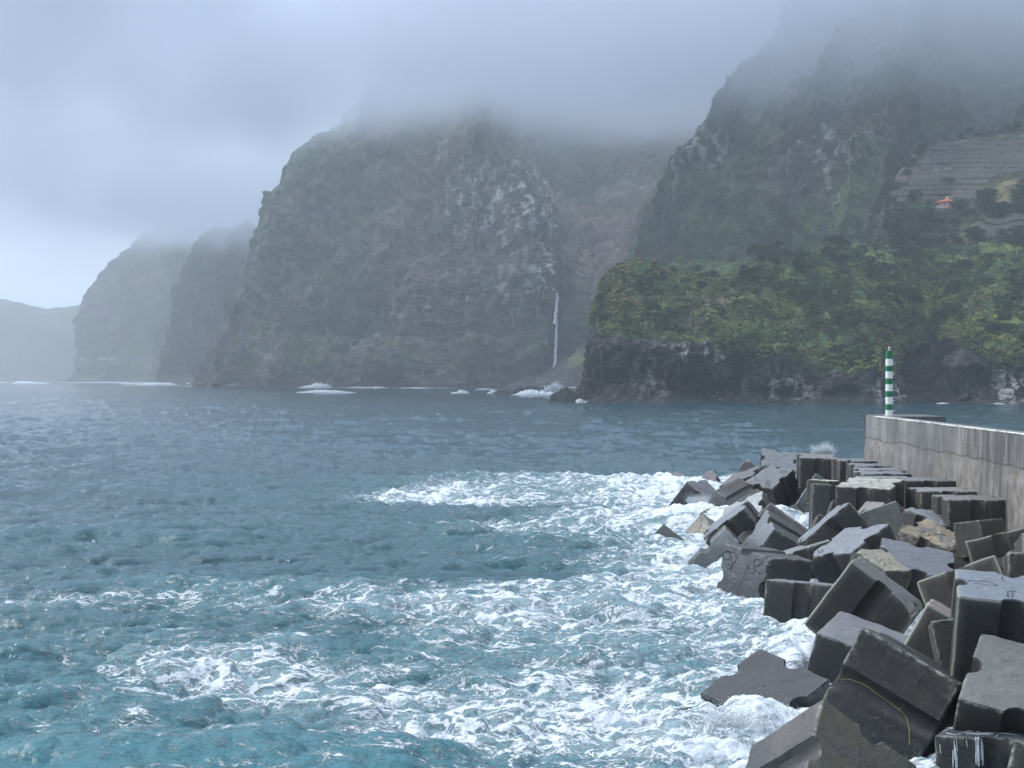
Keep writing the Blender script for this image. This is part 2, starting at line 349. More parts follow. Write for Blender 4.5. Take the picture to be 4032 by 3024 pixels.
bvh_data = {}
GREY = (.118, .124, .132); BROWN = (.112, .104, .094); DARK = (.060, .066, .074); PALE = (.17, .175, .18); WARM = (.14, .136, .128)
def add_block(name_label, size, plain, loc, quat, tint, seed, chips=2, rough=1.0, mat=None, rim=0.0):
    V, F, e, c = block_mesh(size, seed, bool(plain), chips=chips, rough=rough)
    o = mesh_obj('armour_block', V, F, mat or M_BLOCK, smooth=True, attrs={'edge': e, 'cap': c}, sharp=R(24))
    o.location = loc; o.rotation_mode = 'QUATERNION'; o.rotation_quaternion = quat
    o.color = (*tint, rim)
    bvh_data[name_label] = (V, F, loc, quat)
    tag(o, name_label, 'concrete block', 'concrete armour blocks of the breakwater')
    return o
BLOCKS = {
 'K1': ('long pale topped block tipped towards the foam, just right of the three small mossy chunks', (.080,.086,.095), 2),
 'K2': ('block with pale pitted end and deep right notch, above the scribbled block', (.080,.086,.095), 1),
 'K3': ('dark pointed block whose peak rises behind the pale notched one', DARK, 1),
 'K4': ('block at the water with scribbles scratched on its seaward face and a black right side', (.085,.09,.095), 3),
 'K5': ('broad tilted block with the largest pale grey top, in the middle of the heap', (.080,.086,.095), 2),
 'K6': ('tilted block with long thin pale top and dark grooved front, above the broadest top', (.080,.086,.095), 2),
 'K7': ('brown grooved block facing the sea, standing over the pocket of white water', BROWN, 1),
 'K8': ('block marked with a circled 12 on its pale tilted top, near the far end', (.105,.11,.118), 2),
 'K9': ('upright block with a mottled grey face, furthest left on the skyline of the heap', GREY, 3),
 'K10': ('upright dark brown block with one groove, in front of the little plume of spray', BROWN, 1),
 'K12': ('upright block capped with a thick crust of rough pale concrete', WARM, 2),
 'K13': ('block leaning on one corner with a thin pale left rim, below the rough capped block', (.12,.12,.105), 1),
 'K14': ('small smooth olive grey block tucked below the diamond shaped one', (.155,.16,.14), 0),
 'K15': ('low flat slab like block with yellow and purple stains on its worn top', (.15,.14,.125), 4),
 'K15b': ('grey block peeping out behind the yellow stained slab', GREY, 3),
 'K16': ('small block with a bright left face, between the stained slab and the wall foot', (.14,.14,.12), 1),
 'K17': ('large slate blue block lying face up with bright left edge, below the yellow stained slab', (.088,.094,.105), 1),
 'K18': ('weathered yellowish lump of concrete resting behind the big brown grooved block', (.19,.175,.13), 6),
 'K19': ('big brown grooved block tilted over the foam with a smooth grey top strip', (.078,.076,.07), 1),
 'K20': ('brown block with a long pale curving rim, left of the big upright foreground block', (.12,.095,.075), 1),
 'K21': ('rust brown block under a long pale broken rim, behind the light topped upright block', (.10,.082,.066), 2),
 'K22': ('big upright block at the right edge with a smooth light top and black front', (.050,.057,.066), 1),
 'K23': ('smooth grey block leaning face up at lower right, shell shaped chip in its edge', (.105,.107,.098), 1),
 'K24': ('brown block with a pale grooved left side, at the right below the wall', (.13,.118,.10), 1),
 'K25': ('rust streaked block with a light groove, cut by the right edge of the photo', (.135,.115,.09), 1),
 'K25b': ('pale brown block end at the right edge just under the harbour wall', WARM, 2),
 'K26': ('smooth mauve grey block sloping to the foam, in front of the big brown grooved one', (.125,.122,.128), 1),
 'K27': ('nearest large wet black block, tilted, a yellow rope hanging in its wide groove', (.030,.035,.041), 1),
 'K28': ('nearest grey and mossy block at the bottom, its broken end brown and green', (.30,.288,.29), 2),
 'K29': ('wet black block at the bottom with sea water running off its top', (.045,.055,.065), 1),
 'K30': ('dark block in the bottom right corner with a pale left edge', (.08,.08,.07), 1),
 'K31': ('black wet block standing alone in the foam, notched like a castle', (.018,.019,.021), 1),
 'K32': ('tip of a block almost buried in white water behind the lone notched one', (.06,.055,.06), 3),
 'K33': ('low sharp tip of a sunken block left of the lone notched one', (.04,.042,.04), 3),
 'K35': ('half sunken grooved block directly under the scribbled one', (.11,.108,.105), 2),
 'K36': ('small pale rough ended block at the waterline under the long pale topped one', (.16,.165,.155), 2),
 'K38': ('mauve brown block lying grooved side up in the foam near the far tip', (.14,.13,.125), 1),
 'K39': ('long dark block behind the mauve brown one, left of the circled 12', (.085,.08,.08), 1),
 'K40': ('small peaked block alone beyond a splash at the far end of the heap', (.14,.128,.125), 3),
 'K41': ('furthest left block, low and notched, with waves breaking round it', (.115,.105,.105), 2),
 'K42': ('block with a furrowed wet end beside the furthest left one', (.10,.10,.098), 2),
 'K43': ('flat washed over block behind the furrowed one', (.13,.12,.12), 3),
 'K44': ('upright block with a bright left panel, right of the pocket of white water', (.155,.158,.155), 1),
 'K45': ('small dark triangular block tip with pale left rim, in front of the dark brown upright', (.10,.11,.118), 1),
 'K46': ('little yellowish broken block on top of the bright panelled upright', (.2,.2,.155), 3),
 'K47': ('rough pale end of a block wedged behind the long pale topped one', (.15,.155,.155), 2),
 'K48': ('small block with a bright triangular left face, behind the long thin pale top', (.15,.155,.16), 1),
 'K49': ('second smaller bright triangular face, lower left of the first one', (.15,.14,.145), 1),
 'K50': ('narrow sliver of pale block top between the scribbled block and the broadest pale top', (.14,.145,.135), 2),
 'K51': ('narrow grey upright with a bright left face, squeezed beside the big upright foreground block', (.15,.15,.14), 1),
 'K37a': ('dark green chunk of a block at the waterline, lowest of three small mossy ones', (.10,.105,.07), 2),
 'K37b': ('tan mossy chunk, middle one of the three small ones in the foam', (.19,.17,.10), 2),
 'K37c': ('small brown chunk, topmost of the three small mossy ones', (.13,.10,.075), 2),
 'K52': ('small pale chunk left of the smooth olive grey block', (.19,.18,.165), 2),
 'K55': ('lone brown rock like block out in the foam left of the heap', (.075,.07,.065), 2),
}
bobj = {}
for i, (k, (lab, tint, ch)) in enumerate(BLOCKS.items()):
    s, pl, loc, q = BLOCK_POSES[k]
    bobj[k] = add_block(lab, s, pl, loc, q, tint, 100 + i, ch, rough=2.2 if k in ('K12', 'K15', 'K15b', 'K18', 'K46') else 1.0,
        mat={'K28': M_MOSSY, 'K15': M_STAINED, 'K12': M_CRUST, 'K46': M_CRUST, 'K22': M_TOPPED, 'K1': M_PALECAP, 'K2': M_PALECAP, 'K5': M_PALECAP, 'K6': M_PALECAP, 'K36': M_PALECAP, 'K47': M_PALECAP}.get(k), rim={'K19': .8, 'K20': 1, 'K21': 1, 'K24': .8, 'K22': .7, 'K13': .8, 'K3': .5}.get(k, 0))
# marks, cracks, rope and run-off follow the real surface of a block: a point of it is found along a sight line
from mathutils.bvhtree import BVHTree
_bv = {}
def hit(k, sx, sy, off=.012):
    if k not in _bv:
        V, F, loc, q = bvh_data[BLOCKS[k][0]]; Mx = Quaternion(q).normalized().to_matrix()
        W = V @ np.array(Mx).T + np.array(loc); _bv[k] = BVHTree.FromPolygons([tuple(v) for v in W], [tuple(int(i) for i in f) for f in F])
    d = Vector(((sx - 2016) / FOC, 1, -(sy - 1498) / FOC)).normalized(); o = Vector((0, 0, CAM_H))
    p, n, _, _ = _bv[k].ray_cast(o, d, 400)
    if p is None: return None
    if n.dot(d) > 0: n = -n
    return np.array(p + n * off), np.array(n)
TILE = {'1': (2560, 1740, 4.424), '2': (2960, 1740, 4.424), '4': (2740, 1960, 4.424), '5': (3060, 1980, 4.424), '7': (3532, 2180, 4.424), '9': (3232, 2424, 2.765)}
def stroke(k, tile, pts, w=.03, off=.012, n=None):
    ox, oy, sc_ = TILE[tile]; pts = np.array(pts, float); d = np.r_[0, np.cumsum(np.hypot(*np.diff(pts, axis=0).T))]; m_ = max(6, int(d[-1] / 9)); t = np.linspace(0, d[-1], m_)
    H_ = [hit(k, ox + np.interp(a, d, pts[:, 0]) / sc_, oy + np.interp(a, d, pts[:, 1]) / sc_, off) for a in t]; H_ = [h for h in H_ if h]
    if len(H_) < 2: return [], []
    p = np.array([h[0] for h in H_]); nn = np.array([h[1] for h in H_]); tn = np.gradient(p, axis=0); tn /= np.linalg.norm(tn, axis=1)[:, None] + 1e-9
    s_ = np.cross(tn, nn); ww = w * (.6 + .8 * vnoise(p * 3))[:, None]
    V = np.stack([p - s_ * ww, p + nn * w * .5, p + s_ * ww], 1).reshape(-1, 3); F = grid_faces(len(p), 3); return V, F
def strokes(name, k, tile, lines, mat, w=.03, parent=True, off=.012, split=False):
    if split:
        for l in lines: strokes(name, k, tile, [l], mat, w, parent, off)
        return
    Vs, Fs, o = [], [], 0
    for l in lines:
        V, F = stroke(k, tile, l, w, off)
        if len(V): Vs.append(V); Fs.append(F + o); o += len(V)
    if not Vs: return None
    ob = mesh_obj(name, np.concatenate(Vs), np.concatenate(Fs), mat, smooth=False)
    if parent:
        b = bobj[k]; ob.parent = b; ob.matrix_parent_inverse = (Matrix.Translation(b.location) @ Quaternion(b.rotation_quaternion).normalized().to_matrix().to_4x4()).inverted()
    return ob
M_SCR = mat_simple('dark scratch', (.030, .032, .035), .9)
def circ(x, y, r, a0=0, a1=360, ry=None): return [(x + r * math.cos(math.radians(a)), y + (ry or r) * math.sin(math.radians(a))) for a in np.linspace(a0, a1, 16)]
strokes('inscription', 'K8', '2', [circ(300, 745, 58, 40, 300, 75), [(285, 700), (262, 740)], [(290, 705), (315, 700), (318, 725), (275, 780), (310, 775)], [(355, 690), (368, 700)], [(385, 680), (398, 692)], circ(265, 430, 60, 0, 330, 35), [(20, 620), (60, 600), (75, 640), (40, 655)], [(80, 680), (120, 660)], [(480, 520), (560, 500), (620, 520), (560, 545), (500, 540)]], M_SCR, .022, split=True)
strokes('inscription', 'K4', '4', [circ(540, 1010, 72), [(600, 960), (640, 1170), (705, 1080), (700, 960)], [(430, 890), (520, 920), (680, 960)], [(625, 850), (680, 920)], [(560, 1140), (620, 1190), (610, 1250), (540, 1220)], circ(1070, 1130, 62, 0, 320), [(1020, 1190), (1000, 1240), (1050, 1280), (1030, 1300)], [(910, 1180), (890, 1250), (935, 1240), (925, 1180)], [(960, 1300), (1010, 1330)], [(1110, 1290), (1100, 1340), (1160, 1310)], [(1160, 1080), (1165, 1150)]], M_SCR, .014, split=True)
strokes('inscription', 'K22', '7', [[(1250, 490), (1290, 475), (1560, 490), (1760, 555), (1690, 560), (1330, 520)], [(1920, 660), (2090, 655)], [(1925, 665), (1940, 770)], [(2010, 660), (2012, 770)], [(1830, 400), (1840, 460), (1900, 490)]], M_SCR, .010, split=True)
strokes('inscription', 'K5', '5', [[(715, 830), (735, 870), (770, 860)], [(780, 815), (800, 850)], [(775, 835), (815, 822)]], M_SCR, .025)
strokes('inscription', 'K27', '9', [[(600, 350), (640, 310), (660, 350), (620, 400)], [(670, 340), (700, 360), (690, 420)], [(640, 420), (700, 440)]], M_SCR, .012)
strokes('crack', 'K27', '9', [[(1185, 560), (1165, 610), (1120, 665), (1060, 720), (1040, 780)]], M_SCR, .008)
_rp = strokes('rope', 'K27', '9', [[(205, 695), (320, 695), (450, 738), (540, 790), (620, 850), (690, 900), (760, 950), (810, 990), (850, 1022), (905, 1065), (930, 1110), (950, 1170), (960, 1230), (965, 1300), (970, 1410)], [(850, 1022), (880, 1010)], [(620, 850), (630, 870)]], mat_simple('frayed yellow rope', (.30, .26, .11), .9), .009, False, .02)
if _rp: tag(_rp, 'thin frayed yellow rope caught in the groove of the nearest black block', 'rope')
# the straight row standing against the harbour wall, far to near
ROW = [(24.15, 109.0, 4.10, 'last upright in the row along the wall, right beside the wall end', BROWN),
       (24.2, 104.6, 4.28, 'second upright from the wall end', GREY), (23.45, 100.3, 4.2, 'third upright from the wall end', GREY),
       (22.75, 96.0, 4.16, 'fourth upright from the wall end', (.13,.13,.14)), (21.9, 92.0, 4.18, 'fifth upright from the wall end', GREY),
       (21.1, 88.0, 4.15, 'sixth upright from the wall end, behind the rough crusted cap', GREY),
       (22.2, 83.6, 4.33, 'plain dark upright right of the rough crusted cap, one groove showing', (.11,.108,.105)),
       (21.7, 78.4, 4.12, 'upright with a worn pale rim, second nearest in the row', WARM),
       (21.8, 73.9, 4.05, 'nearest upright of the row along the wall, with a deep groove and rusty top', BROWN)]
for i, (x, y, z, lab, tint) in enumerate(ROW):
    a = R(-1.0 + rng.uniform(-1, 1)); 
    q = Quaternion((0, 0, 1), a) @ Quaternion((1, 0, 0), R(rng.uniform(-.8, .8)))
    add_block(lab, 3.0, 0, (x + 1.5, y + 1.5, z - 1.5), q, tint, 300 + i, 1)

# ------------------------------------------------------------------ harbour wall and beacon
def box_verts(x0, x1, y0, y1, z0, z1): return [(x, y, z) for x in (x0, x1) for y in (y0, y1) for z in (z0, z1)]
def bm_obj(name, build, mat, parent=None, bevel=0, smooth=False, loc=None):
    bm = bmesh.new(); build(bm)
    if bevel: bmesh.ops.bevel(bm, geom=bm.edges[:], offset=bevel, segments=2, affect='EDGES', profile=.7)
    me = bpy.data.meshes.new(name); bm.to_mesh(me); bm.free()
    if smooth: me.polygons.foreach_set('use_smooth', [True] * len(me.polygons)); me.set_sharp_from_angle(angle=R(40))
    if mat: me.materials.append(mat)
    o = bpy.data.objects.new(name, me); sc.collection.objects.link(o)
    if parent: o.parent = parent
    if loc: o.location = loc
    return o
def prism(bm, poly, z0, z1):
    lo = [bm.verts.new((x, y, z0)) for x, y in poly]; hi = [bm.verts.new((x, y, z1)) for x, y in poly]
    n = len(poly)
    for i in range(n): bm.faces.new((lo[i], lo[(i + 1) % n], hi[(i + 1) % n], hi[i]))
    bm.faces.new(hi); bm.faces.new(lo[::-1])

def mat_wall():
    m = Mat('weathered wall concrete'); co = m.coord()
    sp = m.N('ShaderNodeSeparateXYZ'); m.L(co, sp.inputs[0]); z = sp.outputs['Z']; y = sp.outputs['Y']
    big = m.noise(.22, 5, .6); mid = m.noise(1.2, 6, .7)
    st = m.noise(1.0, 5, .65, sc3=(1.3, 1.3, .30)); st2 = m.noise(1.0, 5, .75, sc3=(1.7, 1.7, .22)); st3 = m.noise(1.0, 3, .6, sc3=(.5, .5, .05))
    c = m.mix(m.rng(big, .35, .65), (.115, .119, .124), (.24, .238, .228))
    c = m.mix(m.rng(st, .48, .68, 0, .45), c, (.36, .36, .35))
    dk = m.math('MULTIPLY', m.rng(st2, .46, .58, 0, .92), m.rng(y, 94, 78, .06, 1.0))
    c = m.mix(dk, c, (.085, .08, .075))
    c = m.mix(m.math('MULTIPLY', m.rng(st3, .46, .58), .45), c, (.10, .105, .115))
    # lower lift of the wall: browner, ragged joint
    jn = m.math('ADD', z, m.math('MULTIPLY', m.noise(.16, 6, .55), -1.1))
    low = m.rng(jn, 5.15, 5.25, 1, 0)
    c = m.mix(m.math('MULTIPLY', low, m.rng(big, .38, .6, .05, .55)), c, m.mix(m.rng(mid, .4, .6), (.15, .12, .09), (.33, .315, .29)))
    line = m.math('MULTIPLY', m.rng(jn, 5.10, 5.19), m.rng(jn, 5.22, 5.30, 1, 0))
    c = m.mix(m.math('MULTIPLY', line, m.rng(mid, .4, .6, .2, .9)), c, (.09, .08, .07))
    # pour joints
    f = m.math('FRACT', m.math('DIVIDE', y, 12.3)); vl = m.rng(m.math('ABSOLUTE', m.math('SUBTRACT', f, .5)), 0, .006, 1, 0)
    c = m.mix(m.math('MULTIPLY', vl, .6), c, (.08, .08, .08))
    hj = m.rng(m.math('ABSOLUTE', m.math('SUBTRACT', z, 6.45)), 0, .035, 1, 0); c = m.mix(m.math('MULTIPLY', hj, .35), c, (.1, .1, .1))
    return m.bsdf(c, .9, .25, m.math('ADD', mid, m.math('MULTIPLY', line, -1.0)), .5, .03)
M_WALL = mat_wall(); 
def wall_x(y): return 24.7 + (y - 71.4) * .0415
def build_wall():
    root = empty('harbour_wall', (26, 110, 0))
    tag(root, 'long stained grey concrete harbour wall with rust and rain streaks, running in from the right', 'wall')
    ys = np.linspace(20, 110, 181); zs = np.linspace(-2, 7.4, 40)
    Y, Z = np.meshgrid(ys, zs); X = wall_x(Y) - (7.4 - Z) * .02
    Pn = np.stack([X, Y, Z], -1); nz = (fbm(Pn * .7, 4) - .5) * .12 + .06 * (Z < 5.2 + .5 * (noise2(Y, Z * 0, 2.0) - .5)) * -1
    X = X + nz
    V = np.stack([X, Y, Z], -1).reshape(-1, 3) - np.array(root.location)
    F = grid_faces(len(zs), len(ys))[:, ::-1]
    o = mesh_obj('sea_face', V + np.array(root.location), F, M_WALL, smooth=True); o.parent = root; o.matrix_parent_inverse = Matrix.Translation(-root.location)
    def core(bm):
        prism(bm, [(wall_x(110) + .02, 110.0), (wall_x(20) + .02, 20), (wall_x(20) + 1.25, 20), (wall_x(106), 106), (31.2, 106.2), (31.2, 112.3), (wall_x(112.3), 112.3)][::1], -2, 7.392)
    def core2(bm):
        y0, y1 = 20, 110.05
        prism(bm, [(wall_x(y1) + .12, y1), (wall_x(y0) + .12, y0), (wall_x(y0) + 1.25, y0), (wall_x(y1) + 1.25, y1)], -2, 7.4)
    c = bm_obj('wall_body', core2, M_WALL, bevel=.05)
    def plat(bm):
        prism(bm, [(wall_x(110) - .05, 110.08), (wall_x(110) + 1.3, 110.08), (wall_x(106) + 1.3, 105.8), (31.1, 106.0), (31.1, 112.2), (27.1, 112.2)], -2, 7.42)
    p = bm_obj('end_platform', plat, mat_simple('dark platform concrete', (.10, .10, .10), .9, .3, 2), bevel=.05)
    def quay(bm): prism(bm, [(wall_x(20) + 1.3, 20), (wall_x(20) + 9, 20), (wall_x(104) + 7, 104), (wall_x(105.7) + 1.3, 105.7)], -2, 4.2)
    qd = bm_obj('quay_deck', quay, mat_simple('quay concrete', (.2, .2, .19), .9, .2, 1))
    def strip(bm):
        y0, y1 = 20.0, 106.5
        prism(bm, [(wall_x(y1) - .03, y1), (wall_x(y0) - .03, y0), (wall_x(y0) + .16, y0), (wall_x(y1) + .10, y1)], 7.38, 7.44)
    mm = Mat('worn white paint'); n = mm.noise(.9, 6, .75)
    st = bm_obj('top_edge', strip, mm.bsdf(mm.mix(mm.rng(n, .38, .52), (.16, .16, .15), (.72, .72, .68)), .8, .3, n, .3, .01))
    for q in (c, p, qd, st): q.parent = root; q.matrix_parent_inverse = Matrix.Translation(-root.location)
build_wall()

def cyl(bm, r0, r1, z0, z1, n=28, x=0, y=0):
    g = bmesh.ops.create_cone(bm, cap_ends=True, segments=n, radius1=r0, radius2=r1, depth=z1 - z0)
    bmesh.ops.translate(bm, verts=g['verts'], vec=(x, y, (z0 + z1) / 2)); return g['verts']
def build_beacon():
    root = empty('beacon', (27.65, 108.4, 7.42))
    tag(root, 'green and white banded harbour light column standing on the end of the wall', 'beacon')
    m = Mat('banded beacon paint'); sp = m.N('ShaderNodeSeparateXYZ'); m.L(m.coord(), sp.inputs[0]); z = sp.outputs['Z']
    edges = [0, 1.25, 2.55, 4.0, 5.4, 6.95, 8.3, 9.9, 11.2, 12.8]
    H = 4.62; ys = [1018, 949, 877, 790, 717, 633, 560, 475, 403, 319, 240]   # band heights read off the column
    zz = [(1018 - v) / (1018 - 240) * H for v in ys]
    r = m.N('ShaderNodeValToRGB'); r.color_ramp.interpolation = 'CONSTANT'
    el = r.color_ramp.elements; W_ = (.78, .79, .78, 1); G_ = (.012, .17, .075, 1)
    el[0].position = 0; el[0].color = W_; el[1].position = zz[1] / 5; el[1].color = G_
    for i in range(2, 10): k = el.new(zz[i] / 5); k.color = W_ if i % 2 == 0 else G_
    m.L(m.math('DIVIDE', z, 5.0), r.inputs[0])
    n = m.noise(4, 6, .7, sc3=(1, 1, .4)); c = m.mix(m.rng(n, .52, .75, 0, .5), r.outputs[0], m.mix(1.0, r.outputs[0], (.6, .62, .55), 'MULTIPLY'))
    mb = m.bsdf(c, .45, .4, n, .2, .01)
    bm_obj('column', lambda bm: cyl(bm, .262, .257, 0, H), mb, root, smooth=True)
    mg = mat_simple('green beacon paint', (.012, .17, .075), .45, .15, 6)
    bm_obj('cap', lambda bm: (cyl(bm, .19, .17, H, H + .12), cyl(bm, .15, .13, H + .1201, H + .17)), mg, root, smooth=True)
    mw = mat_simple('white beacon paint', (.75, .76, .75), .5, .1, 6)
    def lamp(bm):
        cyl(bm, .10, .10, H + .1702, H + .20, 16)
        for a in range(4): cyl(bm, .018, .018, H + .2, H + .36, 8, .07 * math.cos(a * 1.57 + .4), .07 * math.sin(a * 1.57 + .4))
        cyl(bm, .09, .03, H + .36, H + .42, 16)
    bm_obj('lantern_cage', lamp, mw, root)
    bm_obj('lantern_glass', lambda bm: cyl(bm, .05, .05, H + .2, H + .35, 16), mat_simple('green lantern glass', (.03, .2, .1), .1, .1, 5, .6), root, smooth=True)
    for zr in (.36, 1.12, 1.86, 3.02, 3.78, 3.9):
        def rung(bm, zr=zr):
            g = bmesh.ops.create_cone(bm, cap_ends=True, segments=8, radius1=.022, radius2=.022, depth=.16)
            bmesh.ops.rotate(bm, verts=g['verts'], matrix=Matrix.Rotation(R(90), 3, 'Y')); bmesh.ops.translate(bm, verts=g['verts'], vec=(.33, -.02, zr))
        bm_obj('rung', rung, mw, root)
    bm_obj('base_plate', lambda bm: cyl(bm, .36, .36, -.02, .03, 24), mat_simple('pale plate', (.5, .5, .48), .7), root)
build_beacon()

# ------------------------------------------------------------------ land
def resample(poly, n):
    a = np.array(poly, float); d = np.r_[0, np.cumsum(np.hypot(*np.diff(a[:, :2], axis=0).T) + np.abs(np.diff(a[:, 2])) * .02)]
    t = np.linspace(0, d[-1], n); return np.stack([np.interp(t, d, a[:, i]) for i in range(3)], -1)
def smooth_axis(A, k, ax):
    if k <= 0: return A
    w = np.exp(-.5 * (np.arange(-3 * k, 3 * k + 1) / k) ** 2); w /= w.sum()
    pad = [(0, 0)] * A.ndim; pad[ax] = (3 * k, 3 * k)
    B = np.pad(A, pad, mode='reflect', reflect_type='odd'); out = 0
    for i, wi in enumerate(w): out = out + wi * np.take(B, range(i, i + A.shape[ax]), axis=ax)
    return out
def curtain(stations, nu, nv, sm_u=6, sm_v=3, steps=None):
    S = np.stack([resample(s, nv) for s in stations])       # stations x nv x 3 (photo px, py, depth)
    mid = P(S[..., 0], S[..., 1], S[..., 2])[:, nv // 2]
    d = np.r_[0, np.cumsum(np.linalg.norm(np.diff(mid, axis=0), axis=1))]
    t = np.linspace(0, d[-1], nu)
    A = np.stack([[np.interp(t, d, S[:, j, i]) for j in range(nv)] for i in range(3)], -1).transpose(1, 0, 2)  # nu x nv x 3
    A = smooth_axis(smooth_axis(A, sm_u, 0), sm_v, 1)
    return A, P(A[..., 0], A[..., 1], A[..., 2])
def grid_normals(G):
    du = np.gradient(G, axis=0); dv = np.gradient(G, axis=1); n = np.cross(du, dv); n /= np.linalg.norm(n, axis=-1)[..., None] + 1e-9
    return n
def blob(A, px, py, rx, ry): return np.exp(-(((A[..., 0] - px) / rx) ** 2 + ((A[..., 1] - py) / ry) ** 2))
def land(name, A, G, col, mat, label=None):
    nu, nv = G.shape[:2]
    o = mesh_obj(name, G.reshape(-1, 3), grid_faces(nu, nv), mat, smooth=True, cols=col.reshape(-1, 3))
    return tag(o, label, None, None, 'structure')
def lerp(a, b, t): return np.asarray(a) * (1 - t[..., None]) + np.asarray(b) * t[..., None]

ROCK = np.array((.112, .092, .084)); ROCKD = np.array((.045, .038, .038)); VEG = np.array((.040, .066, .028)); VEGD = np.array((.016, .030, .016))
GRASS = np.array((.12, .155, .042)); PALER = np.array((.44, .43, .42)); BRN = np.array((.24, .17, .145)); TAN = np.array((.17, .145, .08))

def gully_disp(G, amp, sx, sz, seed, oct=6):
    q = np.stack([G[..., 0] / sx + seed, G[..., 1] / sx, G[..., 2] / sz], -1)
    w = fbm(q * .6 + 31, 3)[..., None] * 1.2
    return (fbm(q + w, oct, .52, ridged=True) - .55) * amp

def mass_B():
    st = [
     [(470,829,3000),(500,700,3000),(560,560,3000),(600,440,3000),(650,370,3000),(760,260,3000),(900,60,3100)],
     [(398,829,2160),(440,740,2200),(480,680,2230),(520,610,2260),(541,540,2280),(546,470,2290),(556,412,2310),(590,376,2350),(650,330,2400),(720,290,2500),(800,200,2600),(860,60,2700)],
     [(500,831,2100),(540,745,2130),(585,665,2160),(612,560,2200),(630,450,2230),(655,380,2260),(700,330,2330),(760,280,2420),(830,200,2520),(900,60,2650)],
     [(600,834,2060),(630,765,2075),(660,712,2105),(690,640,2120),(700,540,2190),(735,450,2220),(760,380,2260),(800,320,2330),(850,240,2420),(920,60,2560)],
     [(690,836,2015),(692,770,2020),(705,712,2055),(750,640,2065),(775,540,2100),(800,470,2130),(828,400,2190),(870,330,2260),(920,250,2340),(960,60,2480)],
     [(820,838,1960),(820,772,1965),(815,713,2000),(815,640,2010),(820,540,2030),(835,465,2055),(880,400,2085),(940,330,2120),(1000,255,2160),(1035,130,2360)],
     [(1000,838,1930),(1000,770,1935),(1000,712,1965),(1000,620,1970),(1010,520,1985),(1020,420,2010),(1028,330,2050),(1030,260,2080),(1045,130,2330)],
     [(1120,838,1950),(1135,770,1955),(1140,702,1978),(1150,620,1985),(1160,520,2000),(1140,430,2030),(1105,350,2070),(1060,270,2110),(1075,130,2380)],
     [(1178,836,1980),(1186,760,1985),(1188,690,2000),(1192,600,2020),(1188,520,2050),(1165,430,2110),(1130,350,2200),(1080,270,2350),(1100,150,2500)],
     [(1196,836,2050),(1198,795,2060),(1201,640,2120),(1205,590,2260),(1195,500,2330),(1190,420,2430),(1170,330,2520),(1140,260,2620),(1140,60,2700)],
     [(1212,836,2000),(1212,780,2000),(1206,700,2010),(1212,640,2040),(1222,560,2080),(1242,500,2160),(1250,460,2350),(1260,400,2480),(1270,300,2650),(1280,60,2800)],
     [(1245,836,1960),(1240,780,1960),(1232,700,1965),(1240,620,1980),(1250,560,1995),(1262,505,2030),(1285,480,2200),(1310,400,2480),(1330,300,2650),(1340,60,2850)],
     [(1330,836,1900),(1330,700,1910),(1330,600,1930),(1330,545,1980),(1320,490,2080),(1340,420,2300),(1380,330,2500),(1400,60,2700)],
     [(1420,836,1800),(1420,700,1810),(1410,600,1850),(1390,530,1950),(1390,470,2150),(1420,400,2350),(1460,300,2550),(1490,60,2750)],
     [(1560,836,1800),(1560,700,1850),(1560,600,1950),(1560,500,2100),(1560,400,2300),(1580,300,2500),(1600,60,2700)]]
    A, G = curtain(st, 820, 460, 5, 2)
    n = grid_normals(G)
    base = sstep(838, 800, A[..., 1])
    sil = sstep(.04, .26, np.linspace(0, 1, A.shape[0]))[:, None]
    d = gully_disp(G, 140, 135, 420, 2, 7) * (.35 + .65 * base) + (fbm(G / 22, 5, .6) - .5) * 22 + (fbm(G / np.array([26., 26., 7.]), 4, .6) - .5) * 10
    ledge = np.exp(-((A[..., 1] - (712 + 6 * np.sin(A[..., 0] / 60))) / 5) ** 2) * sstep(640, 700, A[..., 0]) * sstep(1180, 1150, A[..., 0])
    d = d * (1 - .75 * blob(A, 1040, 220, 90, 70))
    G = G + n * (d * (.10 + .90 * sil))[..., None] * -1
    G[..., 1] += ledge * 10
    # colours of rock and plants, by noise and by place
    f1 = fbm(G / np.array([120., 120, 170.]) + 3, 5, .55); f2 = fbm(G / 22 + 8, 5, .6); f3 = fbm(G / np.array([9., 9., 20.]) + 5, 4, .6)
    v = sstep(.46, .60, f1 * .5 + f2 * .5 + .07 * blob(A, 620, 480, 160, 260) - .10 * blob(A, 900, 560, 170, 160) + .03)
    c = lerp(ROCK, VEG, v)
    c = lerp(c, GRASS * .9, sstep(.5, .62, f2) * np.clip(blob(A, 860, 745, 240, 32) + blob(A, 1060, 770, 70, 40) + .5 * blob(A, 960, 760, 120, 60) + .7 * blob(A, 560, 760, 90, 60), 0, 1) * .9)
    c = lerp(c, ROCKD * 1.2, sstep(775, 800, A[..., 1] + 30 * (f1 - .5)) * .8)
    pale = sstep(.55, .64, f3) * np.clip(blob(A, 1110, 420, 70, 90) + blob(A, 1170, 560, 30, 120) + .9 * blob(A, 1000, 380, 60, 90) + .6 * blob(A, 880, 655, 90, 25) + .45 * blob(A, 1050, 640, 120, 60) + .12, 0, 1)
    c = lerp(c, PALER, np.clip(pale * 1.1, 0, .85))
    c = lerp(c, BRN, np.clip(blob(A, 1300, 560, 75, 90) * 1.3, 0, 1) * (.6 + .4 * f2) * sstep(1205, 1225, A[..., 0]))
    c = lerp(c, BRN * .8, np.clip(blob(A, 900, 560, 170, 70), 0, 1) * sstep(.45, .6, f2) * .7)
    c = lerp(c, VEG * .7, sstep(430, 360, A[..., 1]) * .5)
    c = lerp(c, np.array((.33, .31, .29)), np.clip(ledge * 1.2, 0, 1) * sstep(.42, .5, f2) * .8)
